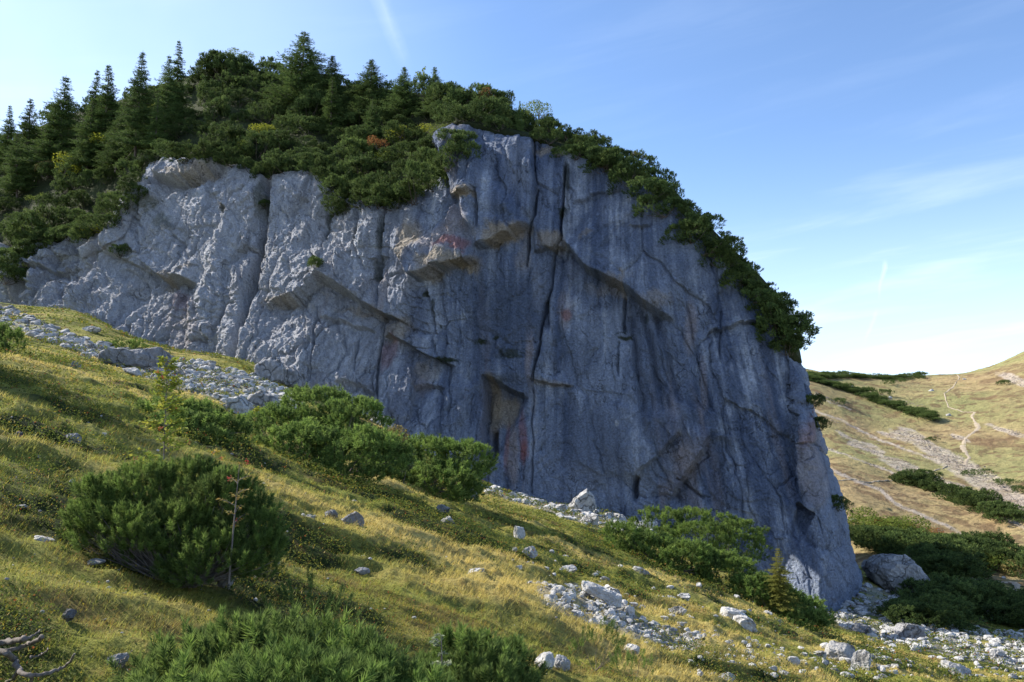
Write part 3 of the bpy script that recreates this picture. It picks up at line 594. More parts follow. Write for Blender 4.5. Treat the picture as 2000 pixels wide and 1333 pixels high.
def build_cliff():
    P = surf(TU, TVc); N = gnorm(P); sh = P.shape[:2]
    flip = N[:, :, 1].mean() > 0
    if flip: N = -N
    px, py = proj(P); X, Y, Z = P[..., 0], P[..., 1], P[..., 2]
    seen = (TU < 25.3)[None, :] * np.ones(sh)
    s = (X * 0.96 - (Y - 75) * 0.28)                       # metres along the wall
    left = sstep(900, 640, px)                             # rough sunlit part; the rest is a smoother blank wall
    # large form
    D = 1.1 * fbm(s * 0.05, Z * 0.04, 1.7, 3) + 0.55 * fbm(s * 0.16, Z * 0.07, 4.4, 3)
    # water runnels and pillars, leaning with the strata on the right
    lean = 0.18 * sstep(1150, 1350, px)
    sv = s + Z * lean
    D = D + 0.20 * fbm(sv * 0.55, Z * 0.06, 12.1, 4, 0.55) * (1 - 0.35 * left) + 0.10 * fbm(sv * 1.9, Z * 0.14, 31.0, 3, 0.6)
    # knobbly karst on the left
    w1_ = fbm(s * 0.5, Z * 0.5, 90.0, 4, 0.6); w2_ = fbm(s * 0.5, Z * 0.5, 95.0, 4, 0.6)
    rd = fbm(s * 0.42 + 0.5 * w1_, Z * 0.16 + 0.4 * w2_, 6.6, 7, 0.62); rd2 = fbm(s * 1.3 + 0.9 * w1_, Z * 0.7 + 0.9 * w2_, 16.6, 5, 0.68)
    D = D + left * (0.95 * rd + 0.20 * rd2 - 0.15 * np.abs(fbm(s * 0.8 + w2_, Z * 0.45 + w1_, 26.6, 4, 0.6))) + (1 - left) * (0.14 * rd2 + 0.13 * rd)
    D = D + 0.05 * fbm(s * 4, Z * 3, 44.0, 3, 0.65)
    # blocks: terraces of a noise field give broken faces
    q = fbm(s * 0.12 + 0.5 * vn(s * .3, Z * .3, 1), Z * 0.10, 23.0, 3) * 5
    fl = np.floor(q); fr = q - fl; D = D + 0.28 * (fl + sstep(0.44, 0.56, fr)) * (0.5 + 0.5 * left) 
    far_left = sstep(240, 150, px)
    sw = sv + 1.3 * fbm(s * .25, Z * .25, 41.0, 4, .6); zw = Z + 0.3 * s + 1.6 * fbm(s * .25, Z * .25, 47.0, 4, .6)
    fx = 0; jag = 0
    for (cu, cvv, amp, til, crk_, sd) in ((7.0, 11.0, .75, .9, .26, 3), (2.6, 6.5, .45, .62, .26, 11), (1.0, 2.2, .16, .32, .10, 23), (0.42, 0.8, .07, .15, .045, 37)):
        c, e = voro(sw / cu + sd, zw / cvv + sd * 2, sd); k = 0.6 + 0.4 * left if cu > 2 else 0.75 + 0.35 * left
        if cu < 3: k = k * sstep(-0.35, 0.25, fbm(s * .12, Z * .12, sd + .5, 3) + 0.35 * left)
        D = D + k * (amp * (c[..., 0] - .5) + til * (c[..., 3] * (c[..., 1] - .6) + c[..., 4] * (c[..., 2] - .45)) - crk_ * sstep(.10, 0, e)); jag = jag + (c[..., 1] - .5) * (cu ** .5)
    q = fbm(s * 0.35, Z * 0.3, 33.0, 3) * 6; fl = np.floor(q); D = D + far_left * 0.5 * (fl + sstep(0.4, 0.6, q - fl))
    D = D * (1 - 0.6 * sstep(3.6, 4.0, TVc)[:, None] * left)
    wx = 9 * fbm(px * 0.022, py * 0.022, 3.0, 4, 0.55); wy = 7 * fbm(px * 0.024, py * 0.03, 8.0, 4, 0.6)
    wx = wx + 2.6 * jag; wy = wy + 3.4 * jag
    for pts, A, up, tr, A2, dn in EDG:
        x0, x1 = min(p[0] for p in pts) - 120, max(p[0] for p in pts) + 120; y0, y1 = min(p[1] for p in pts) - 220, max(p[1] for p in pts) + 220
        m = (px > x0) & (px < x1) & (py > y0) & (py < y1) & (seen > 0)
        d, sg, run, L = poly_d(px[m] + wx[m] * 0.7, py[m] + wy[m] * 0.7, pts)
        # beyond the ends the nearest point clamps, so fade there
        e = sstep(0, 0.16, run / L) * sstep(1, 0.84, run / L)
        sd_ = d * np.where(sg >= 0, 1, -1)
        tr = tr * .6; up = up * (2.2 if pts[0][0] > 700 and tr > 2.2 else 1.3); A = A * (.85 if pts[0][0] > 700 else 1.0); A2 = A2 * 1.25; stp = sstep(-tr, 0, sd_)
        val = A * stp * np.exp(-np.maximum(sd_, 0) / up) - A2 * (1 - stp) * np.exp(-np.maximum(-sd_ - tr, 0) / dn)
        D[m] += val * e
    for pts, dep, w, dark in CRK:
        x0, x1 = min(p[0] for p in pts) - 30, max(p[0] for p in pts) + 30; y0, y1 = min(p[1] for p in pts) - 30, max(p[1] for p in pts) + 30
        m = (px > x0) & (px < x1) & (py > y0) & (py < y1) & (seen > 0)
        d, sg, run, L = poly_d(px[m] + wx[m] * 0.5, py[m] + wy[m] * 0.3, pts)
        e = sstep(-0.01, 0.1, run / L + 0.01) * (0.55 + 0.45 * sstep(1.01, 0.85, run / L))
        D[m] -= dep * np.exp(-(d / w) ** 2) * e
    # merge into the ground and rim gently
    V = P + N * D[..., None]
    # colour
    base = np.array([0.275, 0.325, 0.43]); lite = np.array([0.46, 0.51, 0.61]); dark = np.array([0.105, 0.14, 0.225])  # blue-grey tones: the wall's blue shade is painted into the rock colour
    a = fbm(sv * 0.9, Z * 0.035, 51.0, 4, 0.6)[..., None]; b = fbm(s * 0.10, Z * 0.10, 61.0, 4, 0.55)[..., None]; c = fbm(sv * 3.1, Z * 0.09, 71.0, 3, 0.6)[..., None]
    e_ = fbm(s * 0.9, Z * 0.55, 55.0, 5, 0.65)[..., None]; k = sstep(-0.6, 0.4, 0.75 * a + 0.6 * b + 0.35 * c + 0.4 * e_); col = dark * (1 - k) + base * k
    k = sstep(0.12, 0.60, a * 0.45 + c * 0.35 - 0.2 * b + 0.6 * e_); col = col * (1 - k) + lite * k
    lf = left[..., None]; col = col * (1 - 0.62 * lf) + np.array([0.60, 0.60, 0.61]) * 0.62 * lf  # left part painted paler to carry its sunlight
    k = sstep(0.25, 0.6, fbm(sv * 0.5, Z * 0.06, 81.0, 4, 0.6))[..., None] * 0.35; col = col * (1 - k) + PINK * k
    bx = wx * 1.4; by = wy * 2.0
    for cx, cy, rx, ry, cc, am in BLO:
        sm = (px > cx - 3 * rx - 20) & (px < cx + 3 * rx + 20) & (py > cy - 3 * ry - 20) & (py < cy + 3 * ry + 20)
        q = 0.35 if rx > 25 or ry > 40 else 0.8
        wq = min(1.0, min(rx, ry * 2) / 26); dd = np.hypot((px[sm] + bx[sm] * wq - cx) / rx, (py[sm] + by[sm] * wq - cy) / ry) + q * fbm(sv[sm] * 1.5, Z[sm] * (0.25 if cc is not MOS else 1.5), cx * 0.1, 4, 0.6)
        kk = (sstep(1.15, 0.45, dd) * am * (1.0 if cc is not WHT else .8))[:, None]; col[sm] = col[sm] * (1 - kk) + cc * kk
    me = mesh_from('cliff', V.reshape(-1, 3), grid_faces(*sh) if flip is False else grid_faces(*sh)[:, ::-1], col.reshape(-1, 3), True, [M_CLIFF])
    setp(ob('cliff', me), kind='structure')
    return V, px, py, N
CV, CPX, CPY, CN = build_cliff()
def build_top():
    P = surf(TU[::3], TVh); X, Y, Z = P[..., 0], P[..., 1], P[..., 2]
    P[..., 2] += 0.9 * fbm(X * 0.12, Y * 0.12, 2.0, 4) * sstep(4.0, 4.25, TVh)[:, None] * 1.2
    P[0] = CV[-1, ::3]; P[0, :, 2] += 0.0
    px, py = proj(P)
    col = np.tile(np.array([0.028, 0.036, 0.014]), (P.shape[0] * P.shape[1], 1))
    k = sstep(0.1, 0.4, fbm(X * 0.15, Y * 0.15, 5.0, 4)).reshape(-1, 1); col = col * (1 - k) + np.array([0.045, 0.055, 0.022]) * k
    n = gnorm(P)[..., 1].mean()
    f = grid_faces(*P.shape[:2]); f = f[:, ::-1] if flipn(P) else f
    setp(ob('hill', mesh_from('hill', P.reshape(-1, 3), f, col, True, [M_HILL])), kind='structure')
    return P, px, py
def flipn(P): return gnorm(P)[..., 2].mean() < 0
TV_, TPX, TPY = build_top()
CVf = CV.reshape(-1, 3); cpx, cpy = proj(CVf)
_front = np.broadcast_to((TU < 25)[None, :], CV.shape[:2]).ravel()
_tm = np.broadcast_to((TVh < 6.15)[:, None] & (TU[::3] < 25.4)[None, :], TV_.shape[:2]).ravel(); TVf = TV_.reshape(-1, 3)
def on_cliff(px, py):
    d = (cpx - px) ** 2 + (cpy - py) ** 2 + (~_front) * 1e6
    c = np.where(d < d.min() + 9)[0]; i = c[np.argmin(CVf[c, 1])]; return CVf[i].copy()
def on_top(px, py):
    d = (TPX.ravel() - px) ** 2 + (TPY.ravel() - py) ** 2 + (~_tm) * 1e6
    c = np.where(d < d.min() + 16)[0]; i = c[np.argmin(TVf[c, 1])]; return TVf[i].copy(), math.sqrt(d.min())

# ------------------------------------------------------------------ plant building blocks
def brush(n, L, rad, w, rg, spread_=0.9, tipup=0.75):
    """a needle-clad shoot pointing along +Z: n thin triangles; returns verts, tris, g(along needle)"""
    V = []; Fc = []; G = []
    for i in range(n):
        t = (i + rg.random()) / n; z = L * (0.12 + 0.85 * t); a = rg.random() * 6.283
        out = np.array([math.cos(a), math.sin(a), 0]); el = tipup * (0.35 + 0.85 * t) + rg.normal() * 0.1
        d = out * math.cos(el) * spread_ + np.array([0, 0, math.sin(el)]); d /= np.linalg.norm(d)
        l = rad * (0.8 + 0.4 * rg.random()); b = np.array([0, 0, z]) + out * 0.003; sd_ = np.cross(d, rg.normal(size=3)); sd_ /= np.linalg.norm(sd_) + 1e-9
        k = len(V); V += [b - sd_ * w / 2, b + sd_ * w / 2, b + d * l]; Fc.append((k, k + 1, k + 2)); G += [0.1, 0.1, 0.9]
    return np.array(V), np.array(Fc), np.array(G)
def inst(T, pos, dirs, sc, rg, var=None):
    """copy template T at pos along dirs; returns V, F, col(r=variation, g=along)"""
    V, Fc, G = T; n = len(pos); d = dirs / (np.linalg.norm(dirs, axis=1)[:, None] + 1e-9)
    ref = np.where(np.abs(d[:, 2:3]) < 0.9, np.array([[0, 0, 1.0]]), np.array([[1.0, 0, 0]])); x = np.cross(ref, d); x /= np.linalg.norm(x, axis=1)[:, None]; y = np.cross(d, x)
    a = rg.random(n) * 6.283; ca, sa = np.cos(a)[:, None], np.sin(a)[:, None]; x, y = x * ca + y * sa, -x * sa + y * ca
    Rm = np.stack([x, y, d], 2) * np.asarray(sc).reshape(-1, 1, 1)
    W = np.einsum('nij,vj->nvi', Rm, V) + pos[:, None, :]
    Fo = (Fc[None] + (np.arange(n) * len(V))[:, None, None]).reshape(-1, Fc.shape[1])
    if var is None: var = rg.random(n)
    C = np.zeros((n, len(V), 3)); C[..., 0] = var[:, None]; C[..., 1] = G[None]
    return W.reshape(-1, 3), Fo, C.reshape(-1, 3)
def tube(pts, radii, sides=5):
    pts = np.array(pts, float); n = len(pts); t = np.gradient(pts, axis=0); t /= (np.linalg.norm(t, axis=1)[:, None] + 1e-9)
    ref = np.array([0.31, 0.22, 0.93]); x = np.cross(t, ref); x /= (np.linalg.norm(x, axis=1)[:, None] + 1e-9); y = np.cross(t, x)
    a = np.arange(sides) * 2 * math.pi / sides; rr = np.array(radii).reshape(-1, 1, 1)
    V = pts[:, None] + rr * (x[:, None] * np.cos(a)[None, :, None] + y[:, None] * np.sin(a)[None, :, None]); V = V.reshape(-1, 3)
    i = (np.arange(n - 1)[:, None] * sides + np.arange(sides)[None]).ravel(); j = (np.arange(n - 1)[:, None] * sides + (np.arange(sides) + 1)[None] % sides).ravel()
    Q = np.stack([i, j, j + sides, i + sides], 1); T = np.concatenate([Q[:, :3], Q[:, [0, 2, 3]]]); return V, T
def merge(parts):
    Vs = []; Fs = []; k = 0
    for p in parts: Vs.append(p[0]); Fs.append(p[1] + k); k += len(p[0])
    return np.concatenate(Vs), np.concatenate(Fs)
def bezier(a, b, c, n):
    t = np.linspace(0, 1, n)[:, None]; return (1 - t) ** 2 * a + 2 * t * (1 - t) * b + t * t * c

RB = np.random.default_rng(11)
T_NEAR = brush(60, 0.15, 0.050, 0.0075, RB, 0.9, 0.8); T_MID = brush(22, 0.20, 0.095, 0.030, RB, 1.0, 0.7); T_FAR = brush(11, 0.42, 0.20, 0.10, RB, 1.0, 0.8); T_VFAR = brush(8, 1.6, 0.8, 0.35, RB)
def lobe_points(lobes, n, rg, inner=0.25, low=-0.35):
    """points on the outer skin of a union of ellipsoids + outward directions"""
    lobes = np.array(lobes, float); ar = lobes[:, 3] * lobes[:, 5] + lobes[:, 3] * lobes[:, 4]; pick = rg.choice(len(lobes), n * 2, p=ar / ar.sum())
    d = rg.normal(size=(n * 2, 3)); d /= np.linalg.norm(d, axis=1)[:, None]; m = d[:, 2] < low; d[m, 2] *= -1
    sh = 1 - rg.random(n * 2) ** 2.0 * inner; lump = 1 + 0.16 * fbm(d[:, 0] * 2.2 + pick, d[:, 1] * 2.2, d[:, 2] * 2.2, 3)
    P = lobes[pick, :3] + d * lobes[pick, 3:6] * (sh * lump)[:, None]
    keep = np.ones(n * 2, bool)
    for k, l in enumerate(lobes):
        q = np.sqrt((((P - l[:3]) / l[3:6]) ** 2).sum(1)); keep &= (q > 0.72) | (pick == k)
    i = np.where(keep)[0][:n]; return P[i], d[i]
def pine_parts(lobes, n, T, root, rg, up=0.9, nb=40, scale=1.0, br=0.02, inner=0.28, low=-0.35, dead=0, cr=None):
    per = 11; C0, dc = lobe_points(lobes, max(3, n // per), rg, inner, low); k = len(C0); sz = (cr or T[0][:, 2].max() * 1.9) * (0.7 + 0.6 * rg.random(k))
    o = rg.normal(size=(k, per, 3)); o /= np.linalg.norm(o, axis=2)[..., None]; o = o * 0.85 + dc[:, None] * 0.45 + np.array([0, 0, 0.45]); o /= np.linalg.norm(o, axis=2)[..., None]
    P = (C0[:, None] + o * (sz[:, None] * (0.55 + 0.5 * rg.random((k, per))))[..., None] * np.array([1, 1, 0.8])).reshape(-1, 3)
    d = dc.repeat(per, 0); o = o.reshape(-1, 3)
    dirs = o * 0.55 + d * 0.25 + np.array([0, 0, up * 0.85]) + rg.normal(size=P.shape) * 0.12
    var = np.clip(0.42 + 0.26 * rg.normal(size=k).repeat(per) + rg.normal(size=len(P)) * 0.28, 0, 1.3)
    fol = inst(T, P, dirs, scale * (0.7 + 0.6 * rg.random(len(P))), rg, var)
    br_ = []
    for k in rg.choice(len(P), min(nb, len(P)), replace=False):
        e = P[k]; s = root + np.array([rg.normal() * 0.10, rg.normal() * 0.10, 0]) * np.linalg.norm(np.array(lobes)[:, 3:5].max(0))
        md = s * 0.45 + e * 0.55; md[2] = s[2] * 0.75 + e[2] * 0.25; c = bezier(s, md, e, 7) + rg.normal(size=(7, 3)) * br * 0.9
        br_.append(tube(c, np.linspace(br, br * 0.25, 7), 4))
    return fol, merge(br_) if br_ else None
def pine_thing(name, label, cat_, lobes, n, T, root, seed, mat=None, group=None, **kw):
    rg = np.random.default_rng(seed); root = np.array(root, float)
    fol, br = pine_parts(lobes, n, T, root, rg, **kw)
    e = empty(name, root); setp(e, label, cat_, group)
    ob('foliage', mesh_from('foliage', fol[0] - root, fol[1], fol[2], False, [mat or M_PINE]), e)
    if br: ob('branches', mesh_from('branches', br[0] - root, br[1], None, True, [M_DEAD if kw.get('dead') else M_BARK]), e)
    return e
def px_lobes(L):
    """(px, py, rx, ry, Y[, depth]) ellipses of the photograph as solids at their own distance"""
    o = []
    for l in L:
        c = at(l[0], l[1], l[4]); rx = l[2] / F * l[4]; rz = l[3] / F * l[4]; ry = l[5] if len(l) > 5 else (rx + rz) / 2
        o.append((c[0], c[1], c[2], rx, ry, rz))
    return o

# ------------------------------------------------------------------ mountain pines on the meadow
g = hit(360, 1150)
Yb = g[1]
pine_thing('mountain_pine', 'large mountain pine bush with bare grey branches, in front of the rowan sapling', 'pine shrub',
    px_lobes([(205, 1010, 55, 48, Yb + .3), (285, 985, 60, 50, Yb + .5), (360, 980, 55, 48, Yb + .5), (430, 1005, 60, 55, Yb + .4), (490, 1060, 42, 62, Yb + .2), (250, 1060, 75, 38, Yb), (350, 1060, 80, 50, Yb + .2), (415, 1105, 80, 36, Yb - .1), (160, 1045, 26, 34, Yb + .3), (508, 1105, 34, 48, Yb)]),
    3600, T_NEAR, g, 21, up=0.9, cr=0.14, nb=320, scale=0.85, br=0.010, inner=0.55, low=-0.6, dead=1)
g = at(560, 1420, 5.3); g[2] = H(g[0], g[1])
pine_thing('mountain_pine', 'bright green mountain pine in the foreground, its candle shoots filling the bottom edge', 'pine shrub',
    px_lobes([(330, 1400, 52, 60, 5.4), (405, 1385, 50, 60, 5.5), (470, 1365, 52, 75, 5.65), (545, 1372, 45, 85, 5.6), (610, 1365, 45, 85, 5.6), (680, 1395, 50, 72, 5.45), (745, 1420, 48, 60, 5.3), (800, 1440, 40, 50, 5.2), (560, 1460, 170, 90, 4.9), (380, 1470, 120, 60, 4.9)]),
    2000, T_NEAR, g, 22, up=1.0, cr=0.20, nb=90, scale=1.05, br=0.012, inner=0.5, low=-0.2)
g = at(930, 1430, 6.0); g[2] = H(g[0], g[1])
pine_thing('mountain_pine', 'small upright mountain pine at the bottom edge, right of the silvery willow stem', 'pine shrub',
    px_lobes([(900, 1335, 36, 60, 6.0), (960, 1345, 30, 60, 6.1), (1005, 1350, 24, 62, 6.2), (930, 1380, 90, 60, 5.9), (850, 1370, 50, 50, 5.8)]),
    760, T_NEAR, g, 23, up=1.3, cr=0.11, nb=50, scale=0.85, br=0.010, inner=0.5, low=-0.3)
for k, (x, y, h_) in enumerate([(1163, 1335, 0.38), (1236, 1345, 0.2), (612, 1235, 0.42)]):
    P = hit(x, min(y, 1331)); lb = [(P[0], P[1], P[2] + h_ * .5, 0.10, 0.10, h_ * .5)]
    pine_thing('pine_seedling', ['young pine seedling poking up at the bottom edge right of the small pine', 'tiny pine tip at the bottom edge left of the pale outcrop', 'single pine leader standing above the bright green foreground pine'][k], 'pine seedling',
        lb, 26, T_NEAR, P, 30 + k, up=1.6, nb=6, scale=0.9, br=0.006, low=-0.9)
MIDS = [
 ('dark mountain pine bush behind the rowan sapling below the scree', [(300, 795, 52, 30, 30), (375, 800, 60, 34, 30), (430, 815, 34, 26, 29.5), (350, 820, 90, 28, 29)], (370, 850), 800),
 ('broad mountain pine thicket right of the two pale boulders', [(550, 822, 62, 40, 33), (620, 790, 74, 44, 34), (690, 815, 62, 48, 33), (590, 862, 95, 42, 31), (680, 880, 84, 55, 31), (740, 880, 50, 50, 31)], (640, 925), 2900),
 ('dense mountain pine whose right end hangs over a grey rock', [(760, 890, 70, 48, 31), (835, 886, 66, 46, 31), (895, 898, 64, 50, 31), (740, 930, 76, 42, 29.5), (850, 930, 90, 40, 29.5)], (830, 962), 2900),
 ('upper mountain pine bush against the foot of the wall, behind the white rocks', [(1290, 1010, 60, 32, 46), (1370, 1012, 70, 32, 46), (1440, 1035, 60, 34, 45), (1360, 1045, 95, 40, 44), (1430, 1060, 60, 34, 44)], (1390, 1105), 2600),
 ('lower mountain pine bush left of the yellow spruce sapling, reaching down from the white rocks', [(1215, 1040, 32, 30, 41), (1270, 1065, 60, 38, 41), (1340, 1085, 62, 36, 40), (1420, 1105, 52, 34, 40)], (1310, 1120), 2100),
 ('pale green mountain pine at the lower right end of the thicket row', [(1475, 1145, 42, 32, 40), (1525, 1170, 45, 30, 40), (1575, 1185, 36, 26, 40), (1545, 1200, 60, 20, 39)], (1520, 1212), 1600),
 ('low flat mountain pine growing on the big slab rocks below the wall', [(215, 672, 24, 11, 55), (255, 672, 28, 10, 55)], (235, 682), 260),
 ('mountain pine cut by the left edge below the scree', [(5, 655, 26, 22, 45), (25, 668, 24, 18, 44), (-40, 660, 40, 26, 45)], (5, 690), 420)]
for k, (lab, L, rt, n) in enumerate(MIDS):
    P = hit(*rt); ym = min(l[4] for l in L); dy_ = 34 if k == 0 else 20 if k < 6 else 8; L = [(l[0], l[1] + dy_, l[2] * .96, l[3] * .92, l[4] - ym + P[1] + 0.3) for l in L] + [((l[0] + rt[0]) / 2, l[1] + l[3] * .6 + dy_, l[2] * .8, l[3] * .7, l[4] - ym + P[1] + 0.1) for l in L]
    pine_thing('mountain_pine', lab, 'pine shrub', px_lobes(L), int(n * 1.6), T_MID, P, 40 + k, up=0.8, cr=0.30, nb=40, scale=1.15 if P[1] > 35 else 1.0, br=0.022, inner=0.4, low=-0.6, group='mountain pine bushes on the meadow')

# ------------------------------------------------------------------ cliff-top shrubs: five shapes, many copies
def proto_shrub(kind, seed):
    rg = np.random.default_rng(seed)
    lobes = [(rg.normal() * 1.2, rg.normal() * 0.9, 0.9 + rg.random() * 0.9, 1.2 + rg.random() * 0.7, 1.1 + rg.random() * 0.6, 0.8 + rg.random() * 0.7) for _ in range(6)]
    if kind == 'pine':
        fol, br = pine_parts(lobes, 1150, T_FAR, np.zeros(3), rg, 0.9, 8, 0.9, 0.05, 0.5, -0.7, cr=0.42)
        V, Fc = merge([(fol[0], fol[1]), br]); fm = np.r_[np.zeros(len(fol[1])), np.ones(len(br[1]))]
        C = np.vstack([fol[2], np.zeros((len(br[0]), 3))])
        return mesh_from('shrub', V, Fc, C, False, [M_PINEF, M_BARK], fm)
    return leafy(lobes, 900, 0.24, rg, kind)
def leafy(lobes, n, s, rg, pal, holes=0.0, stems=8, sr=0.05):
    pals = {'yellow': [(0.30, 0.30, 0.03), (0.17, 0.21, 0.03)], 'green': [(0.09, 0.14, 0.025), (0.17, 0.20, 0.04)], 'rust': [(0.28, 0.10, 0.04), (0.20, 0.14, 0.05)], 'silver': [(0.28, 0.33, 0.22), (0.42, 0.46, 0.36)], 'tan': [(0.26, 0.20, 0.08), (0.16, 0.15, 0.05)]}
    P, d = lobe_points(lobes, n, rg, 0.6, -0.6)
    nn = d + rg.normal(size=P.shape) * 0.7; T = (np.array([[0, -.5, 0], [.32, 0, .08], [0, .5, 0], [-.32, 0, .08]]), np.array([[0, 1, 2], [0, 2, 3]]), np.zeros(4))
    V, Fc, C = inst(T, P, nn, s * (0.6 + 0.8 * rg.random(len(P))), rg); a, b = map(np.array, pals[pal]); k = C[:, :1]; C = a * (1 - k) + b * k
    C *= (0.8 + 0.4 * rg.random((len(P), 1))).repeat(4, 0)
    if stems:
        br = []
        for q in rg.choice(len(P), stems): br.append(tube(bezier(np.zeros(3), P[q] * np.array([.3, .3, .6]), P[q], 6), np.linspace(sr, sr * .3, 6), 4))
        bv, bf = merge(br); fm = np.r_[np.zeros(len(Fc)), np.ones(len(bf))]; Fc = np.vstack([Fc, bf + len(V)]); V = np.vstack([V, bv]); C = np.vstack([C, np.zeros((len(bv), 3))])
    else: fm = np.zeros(len(Fc))
    return mesh_from('leafy', V, Fc, C, False, [M_LEAF, M_BARK], fm)
PROTO = [proto_shrub('pine', 100 + k) for k in range(7)]
PY = [proto_shrub('yellow', 120 + k) for k in range(2)]; PG = [proto_shrub('green', 130 + k) for k in range(2)]; PR = [proto_shrub('rust', 140)]; PT = [proto_shrub('tan', 150)]
def put(name, me, P, s, label, cat_, group=None, tilt=0.1, sz=1.0):
    o = ob(name, me, None, P); o.scale = (s * (0.85 + 0.3 * random.random()), s * (0.85 + 0.3 * random.random()), s * sz * (0.85 + 0.3 * random.random()))
    o.rotation_euler = (random.gauss(0, tilt), random.gauss(0, tilt), random.random() * 6.28); setp(o, label, cat_, group); return o
SKY = [(-120, 270), (0, 262), (60, 245), (100, 225), (200, 195), (300, 165), (370, 140), (440, 118), (500, 125), (560, 140), (640, 158), (700, 160), (800, 175), (900, 185), (960, 195), (1010, 215), (1080, 232), (1200, 285), (1250, 325), (1300, 372), (1350, 425), (1400, 490), (1450, 525), (1500, 560), (1555, 640)]
RIM = [(-120, 460), (0, 465), (100, 460), (190, 450), (240, 400), (280, 300), (330, 300), (440, 290), (500, 330), (540, 320), (640, 330), (680, 375), (740, 385), (800, 375), (850, 345), (885, 260), (900, 235), (960, 240), (1010, 255), (1100, 290), (1180, 325), (1240, 365), (1330, 440), (1400, 500), (1440, 535), (1500, 600), (1555, 680)]
sx, sy = np.array(SKY).T; rx_, ry_ = np.array(RIM).T
rs = random.Random(5)
ORD = ['first', 'second', 'third', 'fourth', 'fifth', 'sixth', 'seventh', 'eighth', 'ninth', 'tenth', 'eleventh', 'twelfth']
MARK = [(22, 'leftmost skyline spruce'), (66, 'second skyline spruce'), (125, 'broad dark skyline spruce'), (204, 'pair of thin skyline spruces'), (278, 'tall pointed lone spruce'), (341, 'hump shoulder spruces'), (467, 'hump leafy tree'), (592, 'tallest skyline spruce'), (652, 'small open skyline spruce'), (728, 'layered skyline spruce'), (790, 'thin leafy tree'), (855, 'last skyline spruce'), (950, 'reddish skyline rowan')]
seen_lab = set(); fringe_n = 0
x = -110
while x < 1560:
    row = 0
    top = np.interp(x, sx, sy) + 16; bot = np.interp(x, rx_, ry_) - 4; y = top; step = 33 if x < 900 else 26
    y = top + rs.random() * 8
    while y <= bot + 10 or y <= top + 9:
        xx = x + rs.uniform(-14, 14); P, dd = on_top(xx, y)
        if dd < 40:
            dist = P[1]; s = (0.62 + 0.5 * rs.random()) * (1.0 if x < 900 else 0.55 if x < 1150 else 0.66) * (0.9 if dist < 100 else 1.0)
            P[2] -= (0.45 if y > top + 14 else 0.8) * s
            if x > 1000: P[1] -= 0.3
            u = rs.random(); mk = min(MARK, key=lambda q: abs(q[0] - xx)); side = 'under' if abs(mk[0] - xx) < 20 else ('left of' if xx < mk[0] else 'right of')
            lab = 'dark thicket pine, %s row below the skyline, %s the %s' % (ORD[min(row, 11)], side, mk[1]); row += 1
            if lab in seen_lab: lab = lab.replace('dark thicket pine', 'dark low thicket pine')
            seen_lab.add(lab)
            if x >= 900:
                fringe_n += 1; lab = 'dark pine of the rim fringe, %s' % ('above the overhanging pillar' if x < 1020 else 'right of the dip' if x < 1120 else 'on the upper part of the slanting rim' if x < 1250 else 'in the middle of the slanting rim' if x < 1400 else 'on the lowest part of the slanting rim')
            if u < 0.05 and 60 < x < 960 and y > top + 30: put('deciduous_shrub', rs.choice(PY), P, s * 0.75, 'small yellow green leafy bush among the dark pines on the cliff top', 'shrub', 'yellow green bushes among the cliff top pines')
            elif u < 0.11 and x < 950: put('deciduous_shrub', rs.choice(PG), P, s * 0.8, 'small mid green leafy bush among the dark pines on the cliff top', 'shrub', 'green leafy bushes among the cliff top pines')
            else: put('mountain_pine', rs.choice(PROTO), P, s, lab, 'pine shrub',
                      'mountain pines on the slope above the wall' if x < 900 else 'mountain pines fringing the rim of the wall', 0.15)
        y += step * (0.8 + 0.4 * rs.random())
    x += 45 if x < 900 else 31
# shrubs hanging over the edge
for (x, y, s) in [(30, 462, 1.0), (70, 460, .9), (105, 458, 1.0), (140, 452, .9), (172, 445, 1.0), (200, 432, .9), (228, 418, .8), (246, 395, .7), (258, 370, .6), (270, 345, .6), (640, 350, .8), (665, 372, .9), (700, 385, 1.0), (735, 395, 1.05), (770, 392, 1.05), (810, 380, 1.0), (845, 355, .9), (870, 320, .8), (655, 395, .6), (560, 318, .8), (600, 320, .8), (525, 330, .7), (375, 303, .9), (335, 298, .8), (300, 296, .7), (430, 296, .9), (460, 306, .8), (490, 325, .7), (405, 296, .7), (880, 275, .7),
                  (1120, 300, .6), (1180, 318, .7), (1225, 350, .75), (1262, 378, .75), (1300, 405, .75), (1340, 440, .7), (1350, 455, .8), (1375, 480, .75), (1405, 505, .7), (1440, 540, .7), (1475, 570, .7), (1500, 590, .75), (1525, 620, .75), (1540, 640, .8), (1548, 655, .75), (1552, 672, .6)]:
    P = on_cliff(x, y + 6); put('mountain_pine', random.choice(PROTO), P - np.array([0, 0.2, 0.8 * s]), s, 'dark pine hanging over the lip of the wall, ' + ('in the big thicket' if 600 < x < 900 else 'above the left gully' if x < 285 else 'above the lit buttress' if x < 600 else 'on the upper slanting rim' if x < 1290 else 'halfway down the slanting rim' if x < 1420 else 'at the low right end'), 'pine shrub', 'mountain pines hanging over the lip of the wall', 0.25, 0.9)
